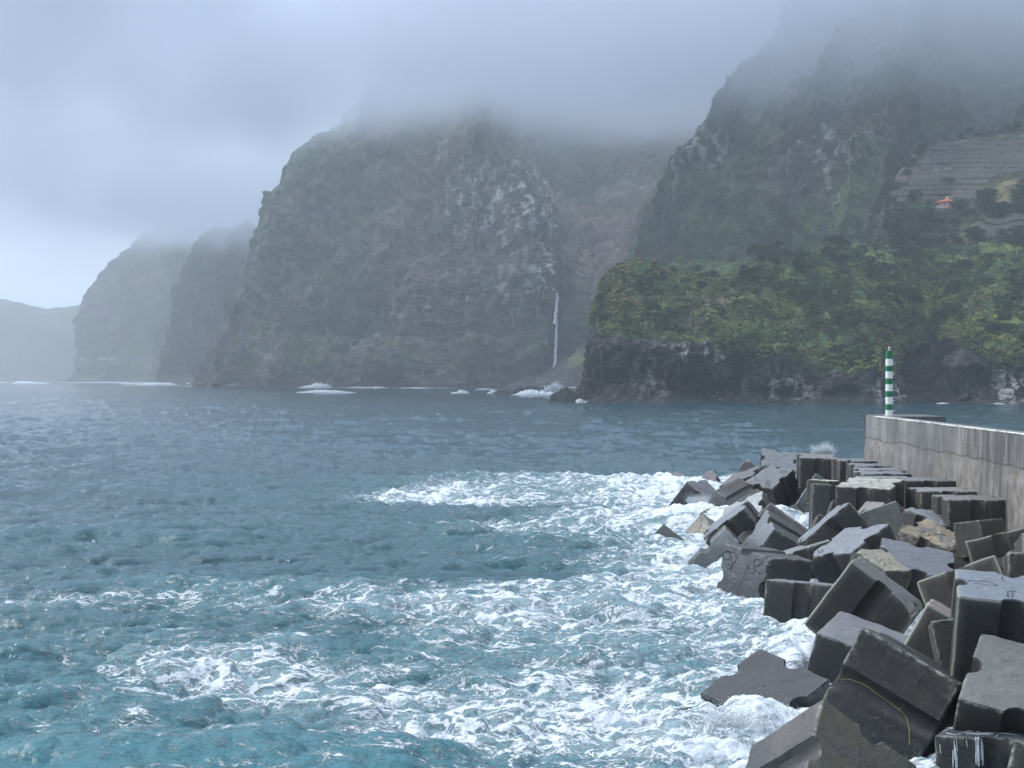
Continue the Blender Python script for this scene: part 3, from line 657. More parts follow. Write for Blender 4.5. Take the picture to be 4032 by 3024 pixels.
    land('mountain', A, G, c, M_CLIFF, 'tall misty sea cliff with the waterfall')
    return A, G
AB, GB = mass_B()

def mass_A():
    st = [[(210,823,6000),(230,720,6000),(260,620,6000),(300,560,6000),(380,500,6000),(500,430,6000)],
     [(130,824,4700),(160,780,4710),(172,722,4720),(178,680,4740),(202,625,4780),(226,585,4820),(265,550,4860),(305,512,4900),(350,488,5000),(420,450,5200)],
     [(250,825,4500),(262,760,4520),(282,690,4540),(303,620,4590),(335,560,4650),(372,510,4750),(440,440,4950)],
     [(330,826,4250),(365,745,4300),(395,655,4350),(425,580,4380),(452,520,4450),(520,430,4650)],
     [(370,826,4400),(420,745,4500),(450,655,4600),(480,580,4700),(500,520,4750),(560,430,4900)],
     [(480,827,4100),(500,720,4160),(520,620,4220),(535,530,4300),(560,430,4500)],
     [(720,828,4000),(740,700,4100),(740,600,4200),(740,500,4300),(740,400,4500)]]
    A, G = curtain(st, 360, 260, 4, 3); n = grid_normals(G)
    sil = sstep(0, .2, np.linspace(0, 1, A.shape[0]))[:, None]
    d = gully_disp(G, 180, 260, 800, 5, 6) + (fbm(G / 60, 4, .6) - .5) * 60
    G = G - n * (d * (.35 + .65 * sil) * sstep(830, 800, A[..., 1]))[..., None]
    f2 = fbm(G / 80 + 8, 5, .6)
    c = lerp(ROCKD * 1.1, VEG, sstep(.4, .6, f2))
    c = lerp(c, GRASS * 1.4, blob(A, 330, 770, 60, 25) * .5)
    land('mountain', A, G, c, M_CLIFF, 'furthest cliff fading into haze at the left')
    return A, G
AA, GA = mass_A()
def mass_A2():
    st = [[(370,826,3700),(385,760,3700),(400,690,3700),(415,620,3720),(430,560,3750),(470,500,3850)],
     [(334,826,3350),(352,762,3360),(370,692,3375),(384,622,3390),(396,560,3410),(412,522,3440),(440,500,3520),(500,480,3650)],
     [(400,827,3200),(415,760,3210),(432,690,3230),(446,620,3250),(460,560,3280),(480,510,3340),(530,470,3450)],
     [(470,827,3150),(480,740,3170),(492,660,3200),(505,580,3230),(520,510,3290),(560,460,3400)],
     [(620,828,3100),(630,700,3150),(640,600,3200),(650,500,3280),(690,430,3400)]]
    A, G = curtain(st, 220, 220, 4, 3); n = grid_normals(G)
    sil = sstep(0, .2, np.linspace(0, 1, A.shape[0]))[:, None]
    d = gully_disp(G, 120, 150, 500, 8, 6) + (fbm(G / 40, 4, .6) - .5) * 36
    G = G - n * (d * (.2 + .8 * sil) * sstep(830, 800, A[..., 1]))[..., None]
    f2 = fbm(G / 55 + 8, 5, .6)
    land('mountain', A, G, lerp(ROCKD * 1.1, VEG * .9, sstep(.4, .6, f2)), M_CLIFF, 'dark ridge between the furthest cliff and the waterfall cliff')
mass_A2()

def mass_Z():
    st = [[(-420,823,6500),(-420,760,6500),(-420,700,6500),(-420,650,6550),(-420,630,6600)],
     [(-100,823,6450),(-100,760,6450),(-100,700,6480),(-100,655,6520),(-100,640,6600)],
     [(80,823,6400),(80,760,6420),(85,700,6450),(90,668,6500),(100,655,6600)],
     [(260,823,6500),(262,760,6500),(265,700,6500),(270,650,6550),(280,630,6600)]]
    A, G = curtain(st, 160, 100, 8, 4); n = grid_normals(G)
    G = G - n * ((fbm(G / 400, 5, .55) - .5) * 260)[..., None]; f2 = fbm(G / 90, 4)
    land('mountain', A, G, lerp(ROCKD * 1.1, VEG * .9, sstep(.4, .6, f2)), M_CLIFF, 'faint headland on the horizon at the left edge')
mass_Z()
def mass_C():
    st = [[(1460,836,2100),(1470,600,2100),(1480,500,2100),(1520,400,2100),(1560,300,2100),(1640,200,2200),(1700,40,2300)],
     [(1330,836,1640),(1340,640,1640),(1352,560,1640),(1372,480,1630),(1405,400,1610),(1445,350,1590),(1480,310,1570),(1510,245,1560),(1535,195,1560),(1562,162,1570),(1600,138,1600),(1660,95,1650),(1720,-40,1750)],
     [(1420,836,1580),(1430,600,1580),(1450,500,1560),(1490,400,1530),(1540,310,1520),(1575,220,1530),(1620,150,1570),(1680,90,1620),(1760,-40,1700)],
     [(1500,836,1500),(1510,600,1500),(1520,500,1480),(1550,400,1480),(1590,300,1500),(1630,220,1520),(1670,150,1560),(1730,80,1600),(1800,-40,1680)],
     [(1620,836,1420),(1620,600,1420),(1635,500,1400),(1660,400,1400),(1700,300,1410),(1740,200,1430),(1790,110,1470),(1860,-40,1560)],
     [(1740,836,1380),(1740,600,1380),(1755,500,1370),(1775,400,1370),(1800,300,1380),(1840,200,1410),(1880,110,1450),(1940,-40,1530)],
     [(1830,836,1300),(1830,600,1300),(1850,500,1290),(1880,400,1300),(1915,320,1320),(1945,230,1360),(1985,140,1410),(2030,-40,1490)],
     [(1900,836,1400),(1900,600,1400),(1915,500,1420),(1935,420,1430),(1965,350,1440),(2010,280,1460),(2060,190,1480),(2120,-40,1530)],
     [(2040,836,1450),(2040,600,1450),(2060,400,1450),(2090,310,1440),(2120,240,1450),(2160,150,1480),(2220,-40,1530)],
     [(2160,836,1380),(2160,600,1380),(2170,400,1390),(2190,300,1380),(2210,200,1400),(2240,110,1430),(2300,-60,1500)],
     [(2420,836,1350),(2420,600,1350),(2420,300,1350),(2440,100,1420),(2460,-60,1500)]]
    A, G = curtain(st, 640, 480, 5, 3); n = grid_normals(G)
    sil = sstep(0, .12, np.linspace(0, 1, A.shape[0]))[:, None]
    d = gully_disp(G, 95, 120, 340, 9, 6) + (fbm(G / 16, 5, .62) - .5) * 16
    G = G - n * (d * (.35 + .65 * sil))[..., None]
    f1 = fbm(G / 110 + 3, 5, .55); f2 = fbm(G / 18 + 8, 5, .6); f3 = fbm(G / np.array([7., 7., 14.]) + 5, 4, .6)
    c = lerp(VEGD * 1.2, VEG * 1.1, sstep(.35, .6, f2))
    c = lerp(c, ROCK * .9, sstep(.50, .62, f1) * .65)
    c = lerp(c, np.array((.10, .16, .045)), np.clip(blob(A, 1760, 480, 150, 75) + blob(A, 1880, 400, 50, 70) + .5 * blob(A, 1560, 520, 60, 60), 0, 1) * (.5 + .5 * sstep(.4, .6, f2)))  # sunlit patches of the slope, put into the colour as brighter green
    c = lerp(c, GRASS, blob(A, 2160, 240, 70, 50) * sstep(.42, .58, f2) * .8)
    pale = sstep(.55, .66, f3) * np.clip(blob(A, 1500, 300, 40, 30) + blob(A, 1730, 300, 50, 60) * .6 + .10 + blob(A, 1800, 360, 60, 120) * .5 + blob(A, 1420, 350, 60, 40) * .3, 0, 1)
    c = lerp(c, PALER, np.clip(pale, 0, .8))
    land('mountain', A, G, c, M_CLIFF, 'green mountainside rising into cloud at the upper right')
    return A, G
AC, GC = mass_C()

def mass_D():
    st = [[(1900,640,1120),(1905,560,1150),(1915,480,1200),(1940,400,1250),(1975,340,1260),(2010,306,1250)],
     [(1880,640,1000),(1890,530,1025),(1905,470,1045),(1915,435,1055),(1935,385,1085),(1962,345,1115),(2000,312,1150)],
     [(1960,640,960),(1965,540,985),(1965,470,1015),(1965,430,1040),(1985,385,1075),(2010,345,1110),(2040,308,1150)],
     [(2050,640,930),(2050,530,955),(2045,462,1000),(2042,448,1035),(2060,400,1055),(2080,350,1095),(2110,300,1145)],
     [(2130,640,910),(2130,530,930),(2125,450,970),(2130,400,1010),(2150,350,1070),(2170,290,1140)],
     [(2212,640,900),(2212,520,925),(2205,450,955),(2210,390,1000),(2215,340,1060),(2220,276,1130)],
     [(2420,640,880),(2420,520,900),(2420,400,980),(2420,340,1050),(2420,260,1130)]]
    A, G = curtain(st, 420, 300, 3, 1); n = grid_normals(G)
    field = sstep(442, 425, A[..., 1]) * sstep(0, 14, A[..., 1] - 300 + (A[..., 0] - 2010) * .12) * sstep(4, -4, 470 - A[..., 0] * 0 - 470) if False else sstep(440, 428, A[..., 1] + 6 * np.sin(A[..., 0] / 23))
    hill = blob(A, 2175, 425, 60, 30)
    wild = np.clip(1 - field + hill * 1.4, 0, 1)
    d = (fbm(G / 30, 5, .6) - .5) * 34 * (.15 + .85 * wild) + (fbm(G / 8, 4, .6) - .5) * 12 * (.12 + .88 * wild)
    G = G - n * d[..., None] * .8
    hz = G[..., 2]
    stepf = (hz / 6.0 + .25 * np.sin(G[..., 0] / 40)) % 1.0
    G[..., 1] -= field * (1 - hill) * (stepf - .5) * 6.5            # terrace treads and risers
    f2 = fbm(G / 14 + 8, 5, .6); f3 = fbm(G / np.array([3.5, 3.5, 9.]) + 5, 3, .6)
    c = lerp(VEGD * 1.3, VEG * 1.15, sstep(.35, .6, f2))
    c = lerp(c, ROCK * .7, sstep(.52, .62, fbm(G / 40 + 1, 4)) * .55)
    tc = lerp(np.array((.045, .058, .032)), np.array((.15, .14, .115)), sstep(.44, .64, f3 * .6 + .4 * fbm(G / 25 + 2, 4)))
    tc = lerp(tc, np.array((.05, .048, .045)), sstep(.8, .95, stepf))
    tc = lerp(tc, np.array((.22, .165, .155)), sstep(.5, .7, fbm(G / 60 + 7, 3)) * .45)
    c = c * (1 - (field * (1 - np.clip(hill * 1.5, 0, 1)))[..., None]) + tc * (field * (1 - np.clip(hill * 1.5, 0, 1)))[..., None]
    c = lerp(c, TAN * 1.5, np.clip(1.2 * blob(A, 2195, 400, 46, 13) + .9 * blob(A, 2165, 425, 16, 22) + .5 * blob(A, 2120, 500, 60, 18) + .6 * blob(A, 2070, 520, 40, 20), 0, 1) * .85)
    c = lerp(c, BRN * 1.5, blob(A, 1914, 452, 5, 16) * .9)
    land('hillside', A, G, c, M_HEAD, 'terraced hillside with a house at the right')
    return A, G
AD, GD = mass_D()

def mass_E():
    st = [
     [(1330,868,900),(1335,760,900),(1340,680,900),(1360,620,910),(1380,590,920),(1420,584,960)],
     [(1212,868,695),(1234,842,700),(1252,800,703),(1257,760,707),(1259,715,712),(1268,672,718),(1284,638,728),(1305,606,738),(1332,583,752),(1400,580,900)],
     [(1258,870,680),(1266,800,684),(1276,740,690),(1282,690,700),(1296,650,710),(1315,612,722),(1345,584,740),(1410,580,900)],
     [(1330,870,660),(1330,790,664),(1330,735,668),(1335,690,678),(1342,650,692),(1355,612,708),(1375,585,728),(1430,580,900)],
     [(1450,871,650),(1450,790,657),(1450,720,663),(1458,675,678),(1470,630,700),(1480,592,722),(1492,578,745),(1510,576,900)],
     [(1600,872,645),(1595,800,652),(1600,745,658),(1610,700,680),(1625,640,708),(1635,592,740),(1645,567,765),(1660,566,900)],
     [(1750,873,640),(1750,800,648),(1760,740,662),(1780,680,698),(1800,620,735),(1820,566,775),(1832,545,810),(1850,540,930)],
     [(1900,875,635),(1900,800,645),(1900,735,668),(1912,660,698),(1922,605,745),(1935,560,800),(1945,540,840),(1950,535,950)],
     [(1950,876,650),(1950,800,660),(1948,735,690),(1950,660,725),(1955,605,765),(1965,560,810),(1970,540,850),(1975,535,950)],
     [(2010,876,690),(2010,800,700),(2012,740,725),(2008,670,765),(2000,610,800),(1995,570,830),(1995,545,860),(2000,535,950)],
     [(2060,877,640),(2055,790,650),(2050,730,680),(2050,660,725),(2060,600,780),(2065,565,820),(2075,545,860),(2080,530,960)],
     [(2120,877,632),(2120,780,640),(2120,700,662),(2125,640,700),(2135,590,760),(2142,555,820),(2150,535,880),(2160,520,960)],
     [(2215,878,625),(2212,760,635),(2212,680,660),(2212,610,715),(2212,570,790),(2212,535,870),(2212,515,960)],
     [(2420,884,600),(2420,760,620),(2420,650,660),(2420,570,780),(2420,515,900),(2420,500,980)]]
    A, G = curtain(st, 900, 380, 4, 2); n = grid_normals(G)
    sil = sstep(0, .06, np.linspace(0, 1, A.shape[0]))[:, None]
    low = sstep(700, 800, A[..., 1])
    d = gully_disp(G, 26, 42, 60, 4, 6) * .9 + (fbm(G / 6, 5, .62) - .5) * 6.0 + (fbm(G / np.array([3.2, 3.2, 9.]), 4, .6) - .5) * 2.5 * low
    cave = 14 * blob(A, 1500, 832, 62, 34) + 9 * blob(A, 1580, 845, 24, 26) + 5 * blob(A, 1605, 800, 12, 30) + 12 * blob(A, 2010, 812, 42, 60) + 10 * blob(A, 2130, 820, 55, 50) + 6 * blob(A, 1700, 845, 40, 20) + 6 * blob(A, 1830, 850, 50, 18)
    over = 4.0 * np.exp(-((A[..., 1] - 745) / 30) ** 2)
    G = G - n * (d * (.3 + .7 * sil) * sstep(880, 850, A[..., 1] + 6))[..., None]
    G[..., 1] += (cave - over) * sil
    f1 = fbm(G / 26 + 3, 5, .55); f2 = fbm(G / 6 + 8, 5, .6); f3 = fbm(G / np.array([2.2, 2.2, 11.]) + 5, 4, .6)
    rockline = np.interp(A[..., 0], [1212, 1260, 1330, 1450, 1530, 1560, 1640, 1750, 1850, 1960, 2010, 2080, 2212], [700, 712, 715, 712, 735, 765, 775, 775, 800, 790, 720, 735, 770])
    rk = sstep(-14, 14, A[..., 1] - rockline + 70 * (f1 - .5) + 30 * (f2 - .5))
    veg = lerp(VEGD * 1.2, VEG * 1.3, sstep(.38, .6, f2))
    veg = lerp(veg, GRASS * 1.2, sstep(.52, .66, f1) * .8)
    veg = lerp(veg, ROCK * 1.1, np.clip(blob(A, 1560, 650, 70, 36) + .5 * blob(A, 1480, 690, 120, 22), 0, 1) * sstep(.4, .55, f2) * .85)
    rock = lerp(np.array((.016, .016, .020)), np.array((.046, .043, .045)), sstep(.35, .65, f2))
    rock = lerp(rock, np.array((.018, .018, .022)), sstep(800, 860, A[..., 1]) * .8)
    c = veg * (1 - rk[..., None]) + rock * rk[..., None]
    pale = sstep(.52, .62, f3) * np.clip(1.1 * blob(A, 1420, 790, 45, 40) + 1.2 * blob(A, 1510, 755, 60, 20) + blob(A, 1560, 790, 20, 40) + 1.1 * blob(A, 1700, 830, 60, 26) + blob(A, 1940, 840, 45, 28) + 1.1 * blob(A, 2190, 820, 40, 50) + .08, 0, 1)
    c = lerp(c, np.array((.30, .285, .265)), np.clip(pale * rk, 0, .9))
    land('headland', A, G, c, M_HEAD, 'dark rocky headland with green scrub on top')
    return A, G, rk
AE, GE, RKE = mass_E()

def mass_talus():
    st = [[(1060,838,1960),(1080,832,1980),(1110,820,2020),(1140,800,2080)],
     [(1110,838,1900),(1130,826,1930),(1165,805,1990),(1190,790,2060)],
     [(1160,837,1850),(1190,812,1890),(1215,785,1950),(1235,760,2020)],
     [(1215,838,1800),(1235,800,1830),(1250,775,1880),(1270,735,1950)],
     [(1330,838,1750),(1330,790,1780),(1330,750,1830),(1330,720,1900)]]
    A, G = curtain(st, 160, 90, 2, 1); G[..., 2] += (fbm(G / 12, 5, .65) - .5) * 16 - 1
    f = fbm(G / 9, 4, .6); c = lerp(np.array((.050, .047, .045)), np.array((.10, .092, .087)), sstep(.4, .65, f))
    c = lerp(c, GRASS * 1.3, blob(A, 1250, 775, 22, 14) * .8)
    land('beach', A, G, c, M_HEAD, 'grey boulder beach below the waterfall')
mass_talus()

def pick(A, G, px, py, n=None):
    i = np.argmin((A[..., 0] - px) ** 2 + (A[..., 1] - py) ** 2); i = np.unravel_index(i, A.shape[:2]); return G[i]

# ------------------------------------------------------------------ plants
def mat_leaf(name):
    m = Mat(name); c = m.attr('Col', False); oi = m.N('ShaderNodeObjectInfo')
    c = m.mix(1.0, c, oi.outputs['Color'], 'MULTIPLY')
    return m.bsdf(c, .75, .2)
M_LEAF = mat_leaf('leaves')
M_BARK = mat_simple('bark', (.10, .085, .07), .9, .3, 2)

def leaf_cloud(cent, rad, per, size, cols, r, flat=.7):
    """small leaf sprays scattered through clumps: returns vertices, quads, colours"""
    n = len(cent) * per
    c = np.repeat(cent, per, 0); rr = np.repeat(rad, per); k = np.repeat(cols, per, 0)
    u = r.normal(size=(n, 3)); u /= np.linalg.norm(u, axis=1)[:, None]; u[:, 2] = np.where(u[:, 2] < -.35, -u[:, 2], u[:, 2])
    q = c + u * (rr * r.uniform(.55, 1.05, n))[:, None] * np.array([1, 1, flat])
    nr = u + r.normal(size=(n, 3)) * .55; nr /= np.linalg.norm(nr, axis=1)[:, None]
    t = np.cross(nr, r.normal(size=(n, 3))); t /= np.linalg.norm(t, axis=1)[:, None] + 1e-9; b = np.cross(nr, t)
    s = size * r.uniform(.5, 1.3, n)[:, None]
    V = np.stack([q - t * s, q - b * s * .6, q + t * s, q + b * s * .6], 1).reshape(-1, 3)
    k = k * r.uniform(.6, 1.45, (n, 1))
    return V, np.arange(n * 4).reshape(-1, 4), np.repeat(k, 4, 0)

def scrub():
    r = np.random.default_rng(11)
    nu, nv = AE.shape[:2]
    n = normals_E
    cand = []
    N = 13000
    iu = r.integers(6, nu - 1, N * 2); iv = r.integers(2, nv - 4, N * 2)
    keep = (RKE[iu, iv] < r.random(N * 2) * .9) & (AE[iu, iv, 0] < 2290)
    iu, iv = iu[keep][:N], iv[keep][:N]
    p = GE[iu, iv]; A = AE[iu, iv]
    f = fbm(p / 18 + 40, 4); g = fbm(p / 5 + 3, 3)
    col = lerp(np.array((.012, .030, .015)), np.array((.060, .10, .030)), sstep(.36, .62, g))
    col = lerp(col, np.array((.19, .215, .060)), sstep(.52, .62, f) * .85)
    top = np.exp(-((A[:, 1] - np.interp(A[:, 0], [1300, 1480, 1640], [592, 582, 572])) / 15) ** 2) * (A[:, 0] < 1690)
    tn = np.clip(top + np.exp(-((A[:, 0] - 1350) / 60) ** 2 - ((A[:, 1] - 622) / 32) ** 2) + .9 * np.exp(-((A[:, 0] - 1925) / 35) ** 2 - ((A[:, 1] - 700) / 60) ** 2) + .5 * np.exp(-((A[:, 0] - 1450) / 120) ** 2 - ((A[:, 1] - 600) / 14) ** 2), 0, 1) * sstep(.3, .55, g)
    col = lerp(col, np.array((.24, .20, .095)), tn * .9)
    col = lerp(col, np.array((.10, .085, .055)), sstep(.56, .66, fbm(p / 11 + 77, 3)) * .5)
    rad = r.uniform(.8, 2.3, len(p)) * (1 - .4 * tn)
    V, F, C_ = leaf_cloud(p + np.array([0, -.3, .5]), rad, 16, .55, col, r)
    tag(mesh_obj('scrub', V, F, M_LEAF, smooth=False, cols=C_), 'tangle of green and tan scrub covering the headland', 'bushes', None, 'stuff')
normals_E = grid_normals(GE)
scrub()

def tree_proto(seed, h, w):
    r = np.random.default_rng(seed)
    root = empty('tree')
    # trunk with forking limbs
    segs = []
    def limb(p, d, l, rad, lv):
        q = p + d * l; segs.append((p, q, rad, rad * .62))
        if lv < 2:
            for _ in range(3): dd = d + r.normal(size=3) * .55; dd[2] = abs(dd[2]) * .8 + .25; limb(q, dd / np.linalg.norm(dd), l * .72, rad * .55, lv + 1)
    limb(np.array([0, 0, -.8]), np.array([r.normal() * .08, r.normal() * .08, 1.]), h * .42, h * .035, 0)
    V, F = [], []
    for p, q, a, b in segs:
        d = q - p; d /= np.linalg.norm(d); t = np.cross(d, [.3, 1, .1]); t /= np.linalg.norm(t); s = np.cross(d, t); o = len(V)
        for (c, rr) in ((p, a), (q, b)):
            for k in range(6): V.append(c + (t * math.cos(k * 1.047) + s * math.sin(k * 1.047)) * rr)
        for k in range(6): F.append((o + k, o + (k + 1) % 6, o + 6 + (k + 1) % 6, o + 6 + k))
    mesh_obj('trunk', V, F, M_BARK, root)
    cent = []; rad = []
    for k in range(26):
        a = r.uniform(0, 6.28); e = r.random() ** .6; z = h * r.uniform(.45, .98); rr = w * e * math.sqrt(max(.05, 1 - ((z / h - .62) / .5) ** 2))
        cent.append((rr * math.cos(a), rr * math.sin(a), z)); rad.append(r.uniform(.12, .24) * h)
    cols = np.array((.026, .052, .026)) * r.uniform(.55, 1.6, (26, 1))
    V, F, C_ = leaf_cloud(np.array(cent), np.array(rad), 42, h * .045, cols, r)
    mesh_obj('crown', V, F, M_LEAF, root, smooth=False, cols=C_)
    return root
def copy_tree(o):
    c = o.copy(); sc.collection.objects.link(c)
    for ch in o.children: d = ch.copy(); sc.collection.objects.link(d); d.parent = c
    return c
protos = [tree_proto(21 + i, *hw) for i, hw in enumerate([(7, 3.2), (8, 4.2), (6, 3.6), (9, 4.0)])]
used = [False] * 4
def put_tree(p, s, i, label, group, tint=(1, 1, 1)):
    if not used[i]: t = protos[i]; used[i] = True
    else: t = copy_tree(protos[i])
    t.location = p; t.scale = (s, s, s * random.uniform(.85, 1.1)); t.rotation_euler = (0, 0, random.uniform(0, 6.28))
    for ch in t.children: ch.color = (*tint, 1)
    tag(t, label, 'tree', group)
r_ = np.random.default_rng(5)
# skyline trees of the headland
for k in range(34):
    px = r_.uniform(1660, 2000); py = np.interp(px, [1660, 1850, 2000], [562, 538, 536]) + r_.uniform(0, 12)
    put_tree(pick(AE, GE, px, py), r_.uniform(.6, 1.15), k % 4, 'dark bushy tree on the skyline of the headland', 'skyline trees of the headland', tuple(np.array((.8, .85, .9)) * r_.uniform(.7, 1.1)))
for k in range(110):
    px = r_.uniform(1600, 2230); py = r_.uniform(555, 735 if px > 1750 else 640)
    tint = (1, 1, 1) if r_.random() < .6 else (1.5, 1.35, .8)
    put_tree(pick(AE, GE, px, py), r_.uniform(.6, 1.2), k % 4, 'tree crown in the wood on the right slope of the headland', 'trees on the headland slope', tuple(np.array(tint) * r_.uniform(.7, 1.25)))
for k in range(24):
    px = r_.uniform(1320, 1600); py = r_.uniform(590, 690)
    put_tree(pick(AE, GE, px, py), r_.uniform(.35, .75), k % 4, 'small dark tree among the scrub on the left end of the headland', 'small trees on the headland end', (.8, .85, .8))
put_tree(pick(AE, GE, 1278, 655), .7, 0, 'dark tree leaning over the left edge of the headland', None, (.6, .65, .6))
for k, (px, py) in enumerate([(1362, 588), (1345, 592)]):
    put_tree(pick(AE, GE, px, py), .55, k, ['dark shrub like tree on the left top corner of the headland', 'its lower neighbour on the left top corner of the headland'][k], None, (.7, .75, .7))
for k in range(90):
    px = r_.uniform(1915, 2240); py = r_.uniform(448, 560)
    if 2010 < px < 2065 and py < 462: continue
    if px > 2095 and (474 < py < 524 or py < 455): continue
    put_tree(pick(AD, GD, px, py), r_.uniform(.8, 1.7), k % 4, 'dark tree on the slope around the red roofed house', 'trees on the terraced hillside', tuple(np.array((.9, .95, .95)) * r_.uniform(.6, 1.1)))
for k, (px, py) in enumerate([(2136, 430), (2200, 446), (2212, 436)]):
    put_tree(pick(AD, GD, px, py), 1.5, k % 4, 'big dark tree beside the tan grass knoll', 'big trees by the tan knoll', (.8, .85, .85))
for k in range(34):
    t_ = r_.random(); px, py = (1912 + 95 * t_, 440 - 128 * t_) if k % 2 else (2008 + 205 * t_, 312 - 34 * t_)
    put_tree(pick(AD, GD, px + r_.normal() * 3, py + 3 + r_.normal() * 3), r_.uniform(.5, 1.1), k % 4, 'bush on the upper rim of the terraced field', 'bushes along the rim of the terraces', (.8, .85, .85))
put_tree(pick(AD, GD, 2047, 407), 1.1, 1, 'single round tree on the terraces above the red roofed house', None, (.8, .85, .9))

# ------------------------------------------------------------------ terrace walls, house, road, waterfall
M_STONE = mat_simple('dry stone', (.17, .16, .145), .95, .5, .8, bd=.2)
def strip_wall(name, pts, h, t, mat, n=60, jit=.3):
    pts = np.array(pts); d = np.r_[0, np.cumsum(np.linalg.norm(np.diff(pts, axis=0), axis=1))]; s = np.linspace(0, d[-1], n)
    c = np.stack([np.interp(s, d, pts[:, i]) for i in range(3)], -1)
    tn = np.gradient(c, axis=0); tn[:, 2] = 0; tn /= np.linalg.norm(tn, axis=1)[:, None] + 1e-9; nn = np.stack([tn[:, 1], -tn[:, 0], 0 * tn[:, 0]], -1)
    hh = h * (1 + jit * (vnoise(c / 5) - .5))
    prof = [c + nn * t / 2 - [0, 0, h * .6], c + nn * t / 2 + np.c_[0 * s, 0 * s, hh], c - nn * t / 2 + np.c_[0 * s, 0 * s, hh], c - nn * t / 2 - [0, 0, h * .6]]
    V = np.stack(prof, 1).reshape(-1, 3); F = grid_faces(n, 4, True); F = np.r_[F, [[0, 1, 2, 3]], [[4 * n - 1, 4 * n - 2, 4 * n - 3, 4 * n - 4]]]
    return mesh_obj(name, V, F, mat, smooth=False)
rows = [(1930, 2128, 432), (1925, 2110, 421), (1932, 2120, 410), (1938, 2130, 399), (1944, 2150, 388), (1950, 2215, 377), (1956, 2215, 366), (1964, 2215, 355), (1972, 2215, 345), (1982, 2215, 335), (1994, 2215, 325), (2020, 2215, 316)]
for k, (a, b, py) in enumerate(rows):
    pts = [pick(AD, GD, px, py - (px - a) * .035) + np.array([0, -1.5, .4]) for px in np.linspace(a, b, 22)]
    o = strip_wall('terrace_wall', smooth_axis(np.array(pts), 1, 0), 1.7, .8, M_STONE)
    tag(o, 'low grey dry stone wall across the vine terraces above the house', 'stone wall', 'dry stone terrace walls')
for k, (a, b, py) in enumerate([(2124, 2225, 484), (2110, 2225, 494), (2100, 2225, 505), (2108, 2225, 516)]):
    pts = [pick(AD, GD, px, py) + np.array([0, -3.5, 1.0]) for px in np.linspace(a, b, 16)]
    o = strip_wall('terrace_wall', smooth_axis(np.array(pts), 2, 0), 1.8, .8, M_STONE)
    tag(o, 'short straight terrace wall at the right edge below the tan knoll', 'stone wall', 'lower terrace walls')

def build_house():
    g = pick(AD, GD, 2040, 447); root = empty('house', (g[0], g[1] - 6, g[2] + .5)); root.rotation_euler = (0, 0, R(38)); root.scale = (1.2, 1.2, 1.0)
    tag(root, 'small pink house with a red tiled hip roof on the terraced slope', 'house')
    pink = mat_simple('pink render', (.52, .27, .25), .9, .1, 1); tile = mat_simple('red tiles', (.50, .13, .07), .85, .25, 1.5, bd=.1)
    wht = mat_simple('white render', (.75, .74, .70), .9, .1, 1); dkm = mat_simple('dark window', (.03, .035, .04), .3, .1, 1)
    w, d, h = 5.6, 4.6, 3.0
    bm_obj('wall', lambda bm: prism(bm, [(-w, -d), (w, -d), (w, d), (-w, d)], -3, h), pink, root)
    def roof(bm):
        e = .7; z0, z1 = h + .01, h + 2.7
        a = [bm.verts.new(v) for v in ((-w - e, -d - e, z0), (w + e, -d - e, z0), (w + e, d + e, z0), (-w - e, d + e, z0))]
        b = [bm.verts.new(v) for v in ((-1.2, 0, z1), (1.2, 0, z1))]
        bm.faces.new((a[0], a[1], b[1], b[0])); bm.faces.new((a[1], a[2], b[1])); bm.faces.new((a[2], a[3], b[0], b[1])); bm.faces.new((a[3], a[0], b[0])); bm.faces.new(a[::-1])
    rf = bm_obj('roof', roof, tile, root)
    bm_obj('chimney', lambda bm: prism(bm, [(-.4, -.4), (.4, -.4), (.4, .4), (-.4, .4)], h + 2.2, h + 4.2), wht, rf)
    for x in (-3.4, 0, 3.4): bm_obj('window', lambda bm, x=x: prism(bm, [(x - .6, -d - .05), (x + .6, -d - .05), (x + .6, -d + .1), (x - .6, -d + .1)], .9, 2.2), dkm, root)
    for y in (-2.2, 1.6): bm_obj('window', lambda bm, y=y: prism(bm, [(-w - .05, y - .6), (-w + .1, y - .6), (-w + .1, y + .6), (-w - .05, y + .6)], .9, 2.2), dkm, root)
    # pale terrace with a parapet in front of the house
    g2 = pick(AD, GD, 2020, 455); t = empty('garden_terrace', (g2[0], g2[1] - 6, g2[2])); t.rotation_euler = (0, 0, R(20))
    tag(t, 'pale walled garden terrace stepping down left of the pink house', 'terrace')
    bm_obj('deck', lambda bm: prism(bm, [(-4, -2), (4, -2), (4, 3), (-4, 3)], -4, .3), mat_simple('pale paving', (.22, .23, .17), .9, .2, 1), t)
    bm_obj('parapet', lambda bm: prism(bm, [(-4, -2.3), (4, -2.3), (4, -2.003), (-4, -2.003)], -.3, .7), wht, t)
    g3 = pick(AD, GD, 2008, 456); s = bm_obj('shed', lambda bm: prism(bm, [(-1.6, -1.3), (1.6, -1.3), (1.6, 1.3), (-1.6, 1.3)], -1, 2.4), wht, loc=(g3[0], g3[1] - 5, g3[2]), bevel=.1)
    tag(s, 'tiny white shed below and left of the pink house', 'shed')
build_house()

